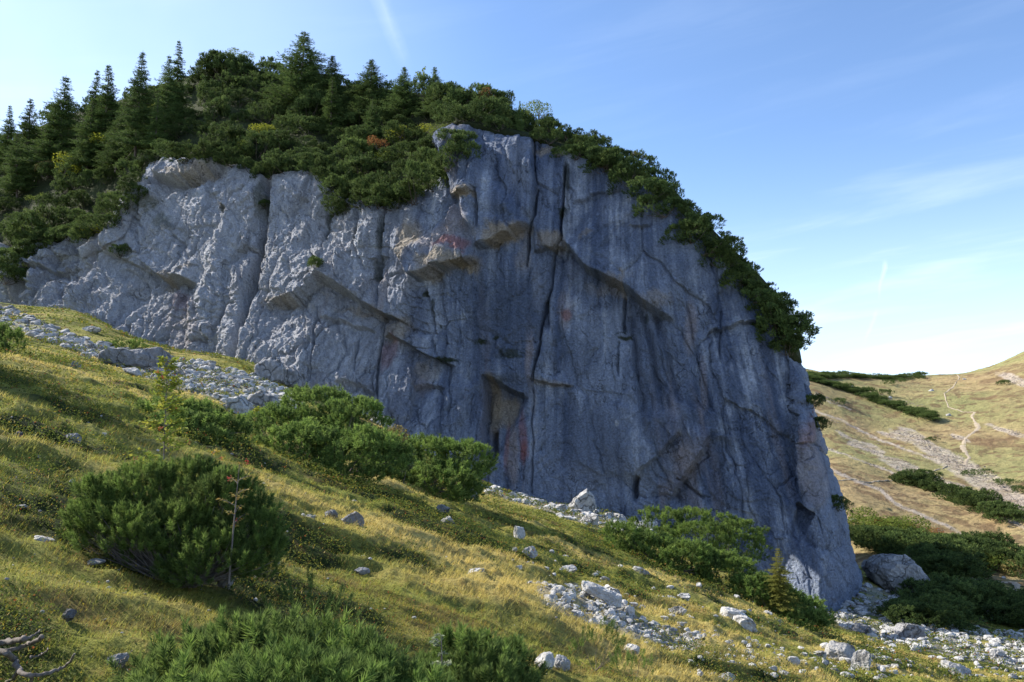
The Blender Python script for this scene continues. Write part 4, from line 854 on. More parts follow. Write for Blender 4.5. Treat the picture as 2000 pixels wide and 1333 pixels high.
for (x, y, s, lab) in [(1578, 788, .4, 'upper small pine sticking out of the right arete of the wall'), (1596, 832, .36, 'lower small pine sticking out of the right arete of the wall'), (1632, 992, .38, 'small dark pine low on the right side of the wall, beside the valley shrubs'),
                  (1545, 640, .6, 'rounded pine at the lower right tip of the rim fringe'),
                  (617, 516, .42, 'small sunlit pine growing from the middle of the lit rock buttress'), (235, 494, .5, 'small pine on the left shoulder of the rock buttress'), (35, 512, 1.15, 'large dark pine bush by the left edge above the scree, left of the blocky rock'),
                  (10, 540, .9, 'dark pine bush cut by the left edge just above the scree'), (655, 420, .4, 'small dark pine tuft hanging below the left end of the hanging thicket'), (515, 400, .3, 'small tuft in the chimney crack near its top'), (170, 425, .8, 'yellowish bush on the gully edge left of the buttress')]:
    P = on_cliff(x, y + 8 * s)
    if x > 1570: P = P + np.array([0.6, 0.6, 0])
    put('mountain_pine' if 'yellow' not in lab else 'deciduous_shrub', random.choice(PROTO) if 'yellow' not in lab else PY[0], P - np.array([0, 0.1, 0.5 * s]), s, lab, 'pine shrub' if 'yellow' not in lab else 'shrub')
for x, y, s in [(878, 205, .8), (905, 196, .85), (935, 196, .9), (962, 200, .8), (890, 232, .8), (925, 228, .8), (955, 226, .8), (985, 232, .7), (1015, 240, .65), (1045, 246, .6), (1075, 255, .6), (410, 150, .9), (435, 140, .9), (480, 140, .9)]:
    P, dd = on_top(x, y + 6); P[2] -= .6 * s; put('mountain_pine', rs.choice(PROTO), P, s, 'dark pine on the skyline by the highest hump' if x < 600 else 'dark pine on the skyline between the last spruce and the dip', 'pine shrub', 'pines on the skyline hump' if x < 600 else 'pines on the skyline above the pillar')
# leafy ones that stand out
for (x, y, s, me, lab) in [(130, 335, 1.1, PY[0], 'bright yellow green bush in the middle of the left forest slope'), (225, 288, 1.0, PY[1], 'yellow leafy bush just left of the buttress top'), (100, 330, .8, PT[0], 'tan leafed bush beside the bright yellow green one'),
                       (305, 222, .7, PY[1], 'small yellow green bush below the tall spruces, right of the yellow one'), (740, 285, .5, PR[0], 'rusty leafed rowan bush in the middle of the cliff top thicket'), (950, 195, .45, PR[0], 'reddish rowan on the skyline above the overhanging pillar'),
                       (467, 112, .8, PG[0], 'open crowned leafy tree on the skyline at the highest hump'), (1050, 230, .7, PG[1], 'light green leafy bush on the skyline right of the rowan'), (785, 262, .6, PY[0], 'yellow bush above the hanging thicket'), (525, 262, .6, PY[1], 'yellow bush beside the bare rock patch in the thicket'),
                       (1240, 300, .35, PT[0], 'thin twiggy bush poking up from the rim fringe'), (600, 175, .5, PY[0], 'tiny bright yellow bush right of the tallest skyline spruce')]:
    P, dd = on_top(x, y + 14); P[1] -= 1.5; put('deciduous_shrub', me, P, s, lab, 'shrub')

# ------------------------------------------------------------------ spruces on the skyline
def spruce_mesh(seed, H_=10.0, wid=0.20, droop=0.35, sparse=1.0):
    rg = np.random.default_rng(seed); pos = []; dr = []; sc = []; br = [tube([(0, 0, 0), (0.05, 0, H_ * .5), (0, 0, H_)], [H_ * .013, H_ * .008, 0.01], 6)]
    z = H_ * 0.10
    while z < H_ * 0.985:
        f = 1 - z / H_; Lb = H_ * wid * 1.35 * (f ** 0.95) * (0.75 + 0.45 * rg.random()) + 0.05; nb = int(7 + 3 * rg.random())
        for q in range(nb):
            if rg.random() > sparse: continue
            a = rg.random() * 6.283; l = Lb * (0.7 + 0.5 * rg.random()); out = np.array([math.cos(a), math.sin(a), 0])
            n = max(2, int(l / 0.17)); t = np.linspace(0.12, 1, n)
            pts = out * (t * l)[:, None] + np.array([0, 0, 1]) * (z + (-droop * t * l + 0.42 * droop * (t ** 2) * l * (1.6 if f < .5 else 1.0)))[:, None]
            side = np.array([-out[1], out[0], 0]); 
            for w in (-1, 0, 1):
                p2 = pts + side * w * (0.20 * l * (1 - t) * 0.9)[:, None] + rg.normal(size=pts.shape) * 0.03; pos.append(p2); dr.append(np.tile(out + side * w * 0.6 + np.array([0, 0, 0.15]), (n, 1)) + rg.normal(size=pts.shape) * 0.25); sc.append(np.full(n, 0.45 + 0.5 * min(1, f * 2.5)) * (1.15 - 0.5 * t))
            if q % 2 == 0: br.append(tube(pts[::max(1, n // 3)], np.linspace(0.03, 0.01, len(pts[::max(1, n // 3)])), 3))
        z += H_ * 0.026 * (0.8 + 0.4 * rg.random()) + 0.05
    pos = np.vstack(pos); dr = np.vstack(dr); sc = np.concatenate(sc)
    T = brush(7, 0.36, 0.17, 0.075, rg); fol = inst(T, pos, dr, sc, rg); bt = merge(br)
    return mesh_from('crown', fol[0], fol[1], fol[2], False, [M_SPRUCE]), mesh_from('trunk', bt[0], bt[1], None, True, [M_BARK]), H_
SP = [spruce_mesh(201, 10, .18, .30), spruce_mesh(202, 10, .14, .45, .9), spruce_mesh(203, 10, .22, .25), spruce_mesh(204, 10, .13, .40, .75)]
PAIR = []
for (x, ytop, ybase, k, w, lab) in [
    (22, 205, 330, 1, 1, 'leftmost spruce on the skyline, short and thin'), (66, 196, 330, 3, 1.4, 'slender spruce, second from the left on the skyline'), (125, 146, 330, 0, 1.15, 'broad dark spruce, third from the left on the skyline'),
    (192, 138, 300, 3, 1, 'thin spruce just left of the twin topped spruce'), (216, 122, 305, 1, 1.1, 'spruce beside the thin one, left of the tall pointed spruce'), (278, 95, 300, 0, .85, 'tall pointed spruce standing alone left of the forest hump'),
    (330, 105, 260, 2, .8, 'dark spruce close against the taller thin topped one'), (352, 82, 240, 1, .85, 'thin topped spruce at the left shoulder of the forest hump'), (592, 62, 215, 2, 1.75, 'tallest and broadest spruce on the skyline, right of the hump'),
    (652, 108, 215, 2, 1.4, 'small open spruce right of the tallest spruce'), (728, 115, 225, 2, 1.6, 'spruce with layered branches in the middle of the skyline'), (790, 130, 225, 2, 1.4, 'small spruce left of the thin leafy tree'),
    (855, 130, 220, 0, 1.3, 'last small spruce on the right of the skyline group'), (1013, 197, 250, 0, .7, 'tiny spruce top beside the dip right of the rowan'), (104, 215, 340, 1, 1.2, 'spruce in front of the broad dark one on the left slope'),
    (310, 185, 290, 1, 1, 'small spruce below the tall ones on the left shoulder'), (45, 250, 380, 2, 1, 'spruce standing lower on the slope near the left edge'), (180, 190, 330, 2, 1, 'spruce below the twin tops on the left slope'), (235, 200, 330, 0, 1.1, 'dark spruce below the tall pointed one'), (725, 190, 290, 2, 1.0, 'spruce just below the layered skyline spruce'), (650, 150, 260, 1, 1.3, 'olive spruce below the small open one')]:
    P, dd = on_top(x, ybase if ybase < 300 or x < 250 else ybase); P = P.copy()
    Yt = P[1]; top = at(x, ytop, Yt); h = top[2] - P[2] + 0.5
    e = empty('spruce', (top[0], P[1], P[2] - 0.5)); cr, tr, Hh = SP[k]
    c = ob('crown', cr, e); t = ob('trunk', tr, e); s = h / Hh; e.scale = (s * w * 1.1, s * w * 1.1, s); e.rotation_euler = (0, random.gauss(0, .04), random.random() * 6); setp(e, lab, 'spruce tree', 'spruces above the wall')
P, dd = on_top(826, 215); top = at(826, 135, P[1]); h = top[2] - P[2]
rg = np.random.default_rng(77); lo = [(rg.normal() * .25 * h * .3, rg.normal() * .2, h * f, h * .16 * (1.25 - f), h * .16, h * .11) for f in (.4, .5, .6, .7, .8, .9, .97)]
o = ob('thin_tree', leafy(lo, 240, 0.30, rg, 'green', stems=10, sr=.05), None, P); setp(o, 'thin leafy tree with see through crown between two small skyline spruces', 'tree')

# spruces standing just outside the left edge; the long shadow on the left meadow is theirs
for k, (px_, py_, L_, w_) in enumerate([(400, 940, 26, 2.4), (330, 912, 26, 2.4), (230, 860, 27, 2.2)]):
    S = hit(px_, py_); hd = SUN[:2] / math.hypot(SUN[0], SUN[1]); B = S[:2] + hd * L_; z = float(H(B[0], B[1])); tall = S[2] + L_ * math.tan(SUN_EL) - z
    cr, tr, Hh = SP[0]; e = empty('spruce', (B[0], B[1], z - 0.2)); ob('crown', cr, e); ob('trunk', tr, e)
    s = tall / Hh; e.scale = (s * w_, s * w_, s); setp(e, ['tallest spruce outside the left edge above the meadow', 'middle spruce outside the left edge above the meadow', 'lowest spruce outside the left edge, nearest the scree'][k], 'spruce tree')

# yellow spruce sapling by the lower right thicket
P = hit(1520, 1140); P2 = at(1522, 1145, 37.5); P2[2] = float(H(P2[0], P2[1])); top = at(1518, 1068, 37.5); h = top[2] - P2[2] + .1
cr, tr, Hh = SP[2]; cr2 = cr.copy(); cr2.materials.clear(); cr2.materials.append(M_YSPR); e = empty('spruce_sapling', P2 - np.array([0, 0, .1])); ob('crown', cr2, e); ob('trunk', tr, e)
e.scale = (h / Hh * 1.25,) * 2 + (h / Hh,); setp(e, 'yellowish spruce sapling rising from the lower right pine thicket against the wall', 'spruce sapling')

# ------------------------------------------------------------------ rowan saplings, willow stem, small leafy trees
def rowan(name, label, base, top, n_leaf, seed, pal, leaf=0.055, wid=0.22, bare=0.1, berries=6, lo=0.1):
    rg = np.random.default_rng(seed); base = np.array(base, float); ax = np.array(top) - base; h = np.linalg.norm(ax); e = empty(name, base); setp(e, label, 'sapling')
    st = [tube([(0, 0, 0), ax * .5 + rg.normal(size=3) * .02, ax], [0.012, 0.008, 0.003], 5)]; LV = []; D = []; BP = []
    for q in range(int(n_leaf / 13)):
        f = lo + (1 - lo) * rg.random(); a = rg.random() * 6.283; out = np.array([math.cos(a), math.sin(a), 0.35]); l = h * wid * (1.15 - f) * (0.5 + 0.7 * rg.random()) + 0.04
        s0 = ax * f; e0 = s0 + out * l; st.append(tube([s0, (s0 + e0) / 2 + (0, 0, .01), e0], [0.004, 0.003, 0.002], 3))
        for j in range(13):
            t = 0.3 + 0.7 * j / 12; sd_ = np.array([-out[1], out[0], 0]) * (1 if j % 2 else -1); LV.append(s0 + (e0 - s0) * t + sd_ * leaf * .5 + rg.normal(size=3) * .006); D.append(np.array([0, 0, 1]) + rg.normal(size=3) * .6)
        if rg.random() < berries / (n_leaf / 13): BP.append(e0)
    LV = np.array(LV); D = np.array(D); T = (np.array([[0, -.5, 0], [.2, 0, .05], [0, .5, 0], [-.2, 0, .05]]), np.array([[0, 1, 2], [0, 2, 3]]), np.zeros(4))
    V, Fc, C = inst(T, LV, D, leaf * (0.7 + 0.6 * rg.random(len(LV))), rg); a, b = map(np.array, pal); k = C[:, :1] ** 1.2; C = a * (1 - k) + b * k
    ob('leaves', mesh_from('leaves', V, Fc, C, False, [M_LEAF]), e); bv, bf = merge(st); ob('stem', mesh_from('stem', bv, bf, None, True, [M_DEAD]), e)
    for p in BP:
        bm = bmesh.new()
        for _ in range(14): bmesh.ops.create_icosphere(bm, subdivisions=1, radius=0.0055, matrix=Matrix.Translation(Vector(p + rg.normal(size=3) * .014)))
        me = bpy.data.meshes.new('berries'); bm.to_mesh(me); bm.free(); me.materials.append(M_BERRY); ob('berry_cluster', me, e)
    return e
GY = [(0.17, 0.24, 0.04), (0.34, 0.32, 0.05)]
Yr = Yb + 0.95
b0 = at(322, 960, Yr); b0[2] = float(H(b0[0], b0[1])); rowan('rowan_sapling', 'rowan sapling with yellowing leaves standing up behind the big pine bush', b0, at(327, 702, Yr), 1300, 301, GY, 0.075, .18, lo=.2, berries=5)
b0 = at(455, 1090, Yb - .3); rowan('rowan_sapling', 'thin bare stemmed rowan with red berries, right side of the big pine bush', b0 - np.array([.03, 0, .25]), at(468, 905, Yb - .2), 150, 302, [(0.14, 0.15, 0.04), (0.26, 0.18, 0.06)], 0.05, .3, lo=.4, berries=3)
b0 = at(395, 960, Yr); b0[2] = float(H(b0[0], b0[1])); rowan('rowan_sapling', 'small rowan shoot with orange leaves between the tall sapling and the bare stemmed one', b0, at(415, 885, Yr), 120, 303, [(0.25, 0.26, 0.04), (0.4, 0.22, 0.04)], 0.05, .4, lo=.2, berries=2)
b0 = at(240, 950, Yr); b0[2] = float(H(b0[0], b0[1])); rowan('rowan_sapling', 'low rowan shoot left of the tall sapling behind the pine bush', b0, at(245, 895, Yr), 90, 304, GY, 0.05, .5, lo=.2, berries=3)
b0 = at(845, 1420, 5.6); rowan('willow_sapling', 'silvery leafed willow stem at the bottom edge between the two foreground pines', b0, at(862, 1240, 5.6), 200, 305, [(0.16, 0.20, 0.11), (0.26, 0.29, 0.19)], 0.04, .14, lo=.2, berries=0)
P = hit(790, 945); b0 = at(788, 945, 28.4); rowan('leafy_sapling', 'small pale leafy sapling in front of the dense pine with the grey rock', b0, at(802, 885, 28.4), 150, 306, [(0.16, 0.2, 0.09), (0.24, 0.26, 0.14)], 0.16, .32, lo=.35, berries=0)
for k, (px_, py_, w, h, Y_, lab, pl) in enumerate([(775, 850, 30, 22, 33, 'tan leafed bush between the two dense pine thickets', 'tan'), (505, 808, 18, 14, 34, 'orange brown low bush left of the broad thicket', 'yellow'), 
      ][:4]):
    rg = np.random.default_rng(330 + k); c = at(px_, py_, Y_); rx = w / F * Y_; rz = h / F * Y_; gz = c[2] - rz
    lo = [(0, 0, rz * 1.1, rx * .7, rx * .6, rz * .8), (rx * .4, 0, rz * .9, rx * .5, rx * .5, rz * .7), (-rx * .4, 0, rz * .9, rx * .5, rx * .5, rz * .7)]
    o = ob('leafy_bush', leafy(lo, 300, 0.10, rg, pl, stems=8, sr=.012), None, (c[0], c[1], gz)); setp(o, lab, 'bush')

# ------------------------------------------------------------------ valley and hillside shrubs
rv = random.Random(9)
def band(n, f, s0, s1, meshes, name, label, cat_, group, sz=1.0, sink=.3):
    pts_ = []
    for _ in range(n):
        x, y = f(); P = hit(x, y)
        if P[1] > 650: continue
        pts_.append((x, P, rv.uniform(s0, s1)))
    pts_.sort(key=lambda q: q[0])
    for i, (x, P, s) in enumerate(pts_):
        lb = label + (', left end' if i < n / 3 else ', middle' if i < 2 * n / 3 else ', right end')
        if len(lb.split()) > 16: lb = label
        P[2] -= sink * s; put(name, rv.choice(meshes), P, s, lb, cat_, group, 0.06, sz)
def seg(pts, w):
    def f():
        k = rv.randrange(len(pts) - 1); t = rv.random(); a, b = pts[k], pts[k + 1]; return a[0] + (b[0] - a[0]) * t + rv.uniform(-w, w), a[1] + (b[1] - a[1]) * t + rv.uniform(-w, w) * .45
    return f
band(22, seg([(1690, 1060), (1740, 1075), (1810, 1100), (1860, 1140)], 10), .9, 1.5, PROTO, 'mountain_pine', 'dark pine shrub in the shade around the big cracked boulder', 'pine shrub', 'shaded pine shrubs below the right end of the wall', .8)
band(28, seg([(1840, 1185), (1900, 1195), (1960, 1212), (2030, 1225)], 20), .8, 1.3, PROTO, 'mountain_pine', 'dark pine shrub in the long shaded valley thicket', 'pine shrub', 'shaded thicket on the valley floor', .75)
band(7, seg([(1790, 1205), (1830, 1235)], 20), .7, 1.0, PROTO, 'mountain_pine', 'dark pine shrub right of the grey boulder in the shade', 'pine shrub', 'shrubs beside the shaded grey boulder', .7)
band(17, seg([(1830, 1065), (1900, 1080), (1960, 1100), (2040, 1120)], 16), .9, 1.5, PROTO, 'mountain_pine', 'sunlit pine shrub in the belt above the green flat', 'pine shrub', 'sunlit belt of shrubs above the green flat', .8)
band(16, seg([(1660, 1020), (1720, 1030), (1800, 1050), (1860, 1090)], 14), .8, 1.3, PG, 'deciduous_shrub', 'olive leafy bush in the shrub belt beyond the wall foot', 'shrub', 'leafy bushes in the belt beyond the wall foot', .9)
band(10, seg([(1700, 1025), (1790, 1040), (1830, 1060)], 12), .7, 1.1, PR, 'deciduous_shrub', 'rust coloured bush in the shrub belt beyond the wall foot', 'shrub', 'rusty bushes in the belt beyond the wall foot', .9)
band(14, seg([(1850, 1090), (1920, 1100), (1990, 1120)], 14), .7, 1.1, PT + PG, 'deciduous_shrub', 'tan and olive leafy bush above the small green flat', 'shrub', 'tan bushes above the green flat', .9)
band(18, seg([(1780, 940), (1830, 960), (1890, 985), (1990, 1025)], 9), .9, 1.6, PROTO, 'mountain_pine', 'pine shrub in the dark belt crossing the far pale scree', 'pine shrub', 'pine belt across the far scree', .8)
VF = []
for k in range(3):
    rg = np.random.default_rng(400 + k); lo = [(rg.normal() * 2.5, rg.normal() * 2, .9 + rg.random() * .6, 1.8 + rg.random(), 1.8 + rg.random(), 1.0 + rg.random() * .5) for _ in range(6)]
    fo, br = pine_parts(lo, 330, T_FAR, np.zeros(3), rg, .7, 0, 1.5, .05, .4, -.3); VF.append(mesh_from('far_shrub', fo[0], fo[1], fo[2], False, [M_PINEF]))
mass = []
for n, pts, w in ((130, [(1568, 733), (1620, 737), (1680, 741), (1740, 742), (1800, 743)], 5), (60, [(1572, 742), (1620, 755), (1660, 768), (1690, 775)], 5), (55, [(1690, 782), (1730, 795), (1780, 806), (1820, 822)], 5)):
    f = seg(pts, w)
    for _ in range(n):
        P = hit(*f()); s = rv.uniform(.3, .75); P[2] -= .8 * s; mass.append((P, s))
def join(items, k):
    me = VF[k]; nv = len(me.vertices); co = np.empty(nv * 3, np.float32); me.vertices.foreach_get('co', co); co = co.reshape(-1, 3); fi = np.empty(len(me.loops), np.int32); me.loops.foreach_get('vertex_index', fi); fi = fi.reshape(-1, 3)
    cc = np.empty(nv * 4, np.float32); me.color_attributes['col'].data.foreach_get('color', cc); cc = cc.reshape(-1, 4)[:, :3]; out = []
    for P, s in items:
        a = rv.random() * 6.28; M = np.array([[math.cos(a), -math.sin(a), 0], [math.sin(a), math.cos(a), 0], [0, 0, 1]]) * s; out.append((co @ M.T + P, fi))
    V, Fc = merge(out); return V, Fc, np.tile(cc, (len(items), 1))
q = join(mass, 0); setp(ob('pine_scrub', mesh_from('pine_scrub', q[0], q[1], q[2], False, [M_PINEF])), 'dark mass of mountain pine scrub along the far skyline and down the far slope', 'scrub', None, 'stuff')
for (x, y, s, lab) in [(1727, 774, .8, 'lone dark pine patch right of the white stones on the far slope'), (1638, 792, .6, 'lone small pine patch in the middle of the far slope, nearest the wall'), (1950, 754, .7, 'lone pine patch high on the right hill'), (1818, 860, .8, 'pine patch above the scree fan, left of the trail'), (1912, 935, 1.0, 'pine patch on scree right of the trail bend'), (1968, 950, .9, 'pine patch on scree near the right edge'),
                       (1735, 755, .7, 'lone pine patch under the saddle'), (1765, 750, .6, 'lone pine patch just left of the saddle'), (1795, 925, .7, 'pine patch below the round scree mound'), (1992, 960, .8, 'pine patch at the right edge above the dark belt'), (1700, 740, .8, 'bulky pine patch dropping from the far skyline')]:
    P = hit(x, y); P[2] -= .3; put('mountain_pine', rv.choice(VF), P, s * (0.6 if y > 840 else 1), lab, 'pine shrub', None, .05)
for (x, y, h, k, lab) in [(1955, 1060, 62, 2, 'dark spruce in the shrub belt near the right edge'), (1720, 1015, 30, 0, 'small spruce at the top of the shrub belt right of the wall'), (1690, 1050, 45, 2, 'sunlit spruce between the wall and the shaded shrubs')]:
    P = hit(x, y + h * .4); hh = h / F * P[1]; cr, tr, Hh = SP[k]; e = empty('spruce', P); ob('crown', cr, e); ob('trunk', tr, e); e.scale = (hh / Hh * 1.7,) * 2 + (hh / Hh,); setp(e, lab, 'spruce tree')

# ------------------------------------------------------------------ rocks
def ico(sub):
    bm = bmesh.new(); bmesh.ops.create_icosphere(bm, subdivisions=sub, radius=1.0); V = np.array([v.co[:] for v in bm.verts]); Fc = np.array([[v.index for v in f.verts] for f in bm.faces]); bm.free(); return V, Fc
def rock_geo(sub, seed, cuts=9, rough=0.20, peak=None):
    rg = np.random.default_rng(seed); V, Fc = ico(sub); V = V.copy()
    for k in range(cuts):
        n = rg.normal(size=3); n /= np.linalg.norm(n); o = 0.45 + 0.4 * rg.random(); V -= n * np.maximum(0, V @ n - o)[:, None]
    V *= np.array([1.0, 0.8, 0.8]) / np.abs(V).max(0)
    ln = np.linalg.norm(V, axis=1)[:, None]; V += V / (ln + 1e-6) * (rough * fbm(V[:, 0] * 2.5 + seed, V[:, 1] * 2.5, V[:, 2] * 2.5, 4, .6, True))[:, None]
    return V, Fc
RK = [rock_geo(4, 500 + k, 8 + k % 4) for k in range(8)]
RKM = {}
def rock_mesh(k, m):
    if (k, m.name) not in RKM: RKM[(k, m.name)] = mesh_from('rock', RK[k][0], RK[k][1], None, False, [m])
    return RKM[(k, m.name)]
def big_rock(px_, py_, w, h, label, mat=None, seed=0, Y_=None, name='boulder', cuts=9, tilt=0.15, moss=False):
    """px_,py_: middle of its foot; w,h: size, all in photo pixels"""
    P = hit(px_, py_ - 1) if Y_ is None else at(px_, py_, Y_); k = P[1] / F; rg = np.random.default_rng(seed + 900)
    V, Fc = rock_geo(5 if w > 45 else 4, seed, cuts + 4, 0.17); V = V / np.abs(V).max(0) * np.array([w * k * .5, w * k * .42, h * k * .62])
    V += 0.06 * min(w, h) * k * fbm(V[:, 0] / (w * k) * 9, V[:, 1] / (w * k) * 9, V[:, 2] / (w * k) * 9 + seed, 4, .6, True)[:, None] * (V / (np.linalg.norm(V, axis=1)[:, None] + 1e-6))
    o = ob(name, mesh_from(name, V, Fc, None, w > 45, [mat or M_ROCK]), None, P + np.array([0, w * k * .2, h * k * .24])); o.rotation_euler = (rg.normal() * .06, rg.normal() * tilt, rg.normal() * .3); setp(o, label, 'rock'); return o
def custom_rock(px_, Y_, outline, depth, label, mat, seed, name='boulder', sub=3):
    """a block whose outline follows the rock's: outline in photo pixels, extruded in depth with bevelled, roughened faces"""
    lowest = max(outline, key=lambda q: q[1]); Y_ = float(hit(px_, min(lowest[1] - 1, 1331))[1]) - 0.2
    O = np.array([at(x, y, Y_) for x, y in outline]); c = O.mean(0); bm = bmesh.new()
    fr = [bm.verts.new(Vector((c + (p - c) * (0.72 + 0.2 * ((seed * 7 + int(abs(p[0]) * 13)) % 5) / 5)) - np.array([0, depth * .35, 0]))) for p in O]; md = [bm.verts.new(Vector(p)) for p in O]; bk = [bm.verts.new(Vector(c + (p - c) * .7 + np.array([0, depth, 0]))) for p in O]
    n = len(O); bm.faces.new(fr[::-1]); bm.faces.new(bk)
    for i in range(n):
        j = (i + 1) % n; bm.faces.new((fr[i], fr[j], md[j], md[i])); bm.faces.new((md[i], md[j], bk[j], bk[i]))
    bmesh.ops.triangulate(bm, faces=bm.faces[:]); bmesh.ops.recalc_face_normals(bm, faces=bm.faces[:])
    for _ in range(sub): bmesh.ops.subdivide_edges(bm, edges=bm.edges[:], cuts=1, use_grid_fill=True); bmesh.ops.triangulate(bm, faces=bm.faces[:])
    bm.normal_update(); V = np.array([v.co[:] for v in bm.verts]); Nn = np.array([v.normal[:] for v in bm.verts]); s = np.abs(V - c).max()
    V = V + Nn * (0.13 * s * fbm(V[:, 0] / s * 2.4, V[:, 1] / s * 2.4 + seed, V[:, 2] / s * 2.4, 5, .6, True))[:, None]; Fc = np.array([[v.index for v in f.verts] for f in bm.faces]); bm.free()
    c[2] = V[:, 2].min(); o = ob(name, mesh_from(name, V - c, Fc, None, False, [mat]), None, c); setp(o, label, 'rock'); return o
custom_rock(1140, 66, [(1113, 990), (1122, 975), (1146, 957), (1158, 968), (1163, 992), (1155, 1002), (1125, 1003)], 1.2, 'pointed boulder at the foot of the wall with its left face in the sun', M_ROCK, 1)
custom_rock(1760, 70, [(1712, 1120), (1714, 1104), (1735, 1093), (1765, 1092), (1790, 1108), (1804, 1130), (1807, 1155), (1790, 1166), (1750, 1158), (1722, 1140)], 4, 'huge cracked grey boulder in the shade right of the wall', M_ROCK, 2, sub=4)
custom_rock(545, 60, [(497, 738), (500, 715), (520, 699), (545, 703), (553, 722), (551, 745), (530, 752)], 1.8, 'rounded grey boulder with mossy top leaning on the foot of the wall', M_GREY, 3)
custom_rock(570, 60.5, [(550, 748), (552, 722), (575, 718), (588, 735), (588, 756), (565, 758)], 1.5, 'smaller grey block wedged right of the mossy topped boulder', M_GREY, 4)
custom_rock(245, 54, [(195, 705), (200, 689), (225, 684), (275, 684), (285, 695), (280, 712), (250, 718), (215, 712)], 2.0, 'long grey slab under the low flat pine', M_GREY, 5)
custom_rock(300, 54.5, [(280, 715), (281, 686), (312, 682), (318, 700), (314, 722), (295, 722)], 1.8, 'grey block right of the long slab under the low pine', M_GREY, 6)
custom_rock(515, 38, [(482, 790), (490, 773), (512, 765), (530, 772), (545, 788), (530, 800), (500, 800)], 1.2, 'pale rounded boulder at the lower end of the scree, upper of two', M_ROCK, 7)
custom_rock(465, 36, [(440, 795), (446, 781), (470, 775), (484, 790), (482, 812), (460, 812)], 1.0, 'pale boulder at the lower end of the scree, left and lower of two', M_ROCK, 8)
custom_rock(1180, 21.0, [(1138, 1150), (1139, 1138), (1160, 1143), (1190, 1156), (1212, 1165), (1212, 1186), (1195, 1188), (1182, 1172), (1160, 1160)], .5, 'long pale slab with a shaded right end above the rock field', M_ROCK, 9)
custom_rock(1430, 28, [(1408, 1205), (1415, 1190), (1440, 1192), (1460, 1206), (1450, 1220), (1425, 1218)], .6, 'pale rock, upper left one of the pair below the thicket', M_PALE, 10)
custom_rock(1458, 27.3, [(1436, 1222), (1440, 1208), (1460, 1204), (1474, 1218), (1476, 1236), (1462, 1238), (1448, 1230)], .6, 'pale rock, lower right one of the pair below the thicket', M_PALE, 11)
custom_rock(925, 28.5, [(900, 960), (910, 948), (930, 955), (933, 978), (920, 982), (905, 975)], .6, 'grey rock under the overhanging right end of the dense pine', M_GREY, 12)
custom_rock(1480, 41, [(1452, 1075), (1475, 1064), (1490, 1085), (1496, 1108), (1475, 1105), (1458, 1095)], .8, 'grey outcrop under the right end of the upper pine bush', M_GREY, 13)
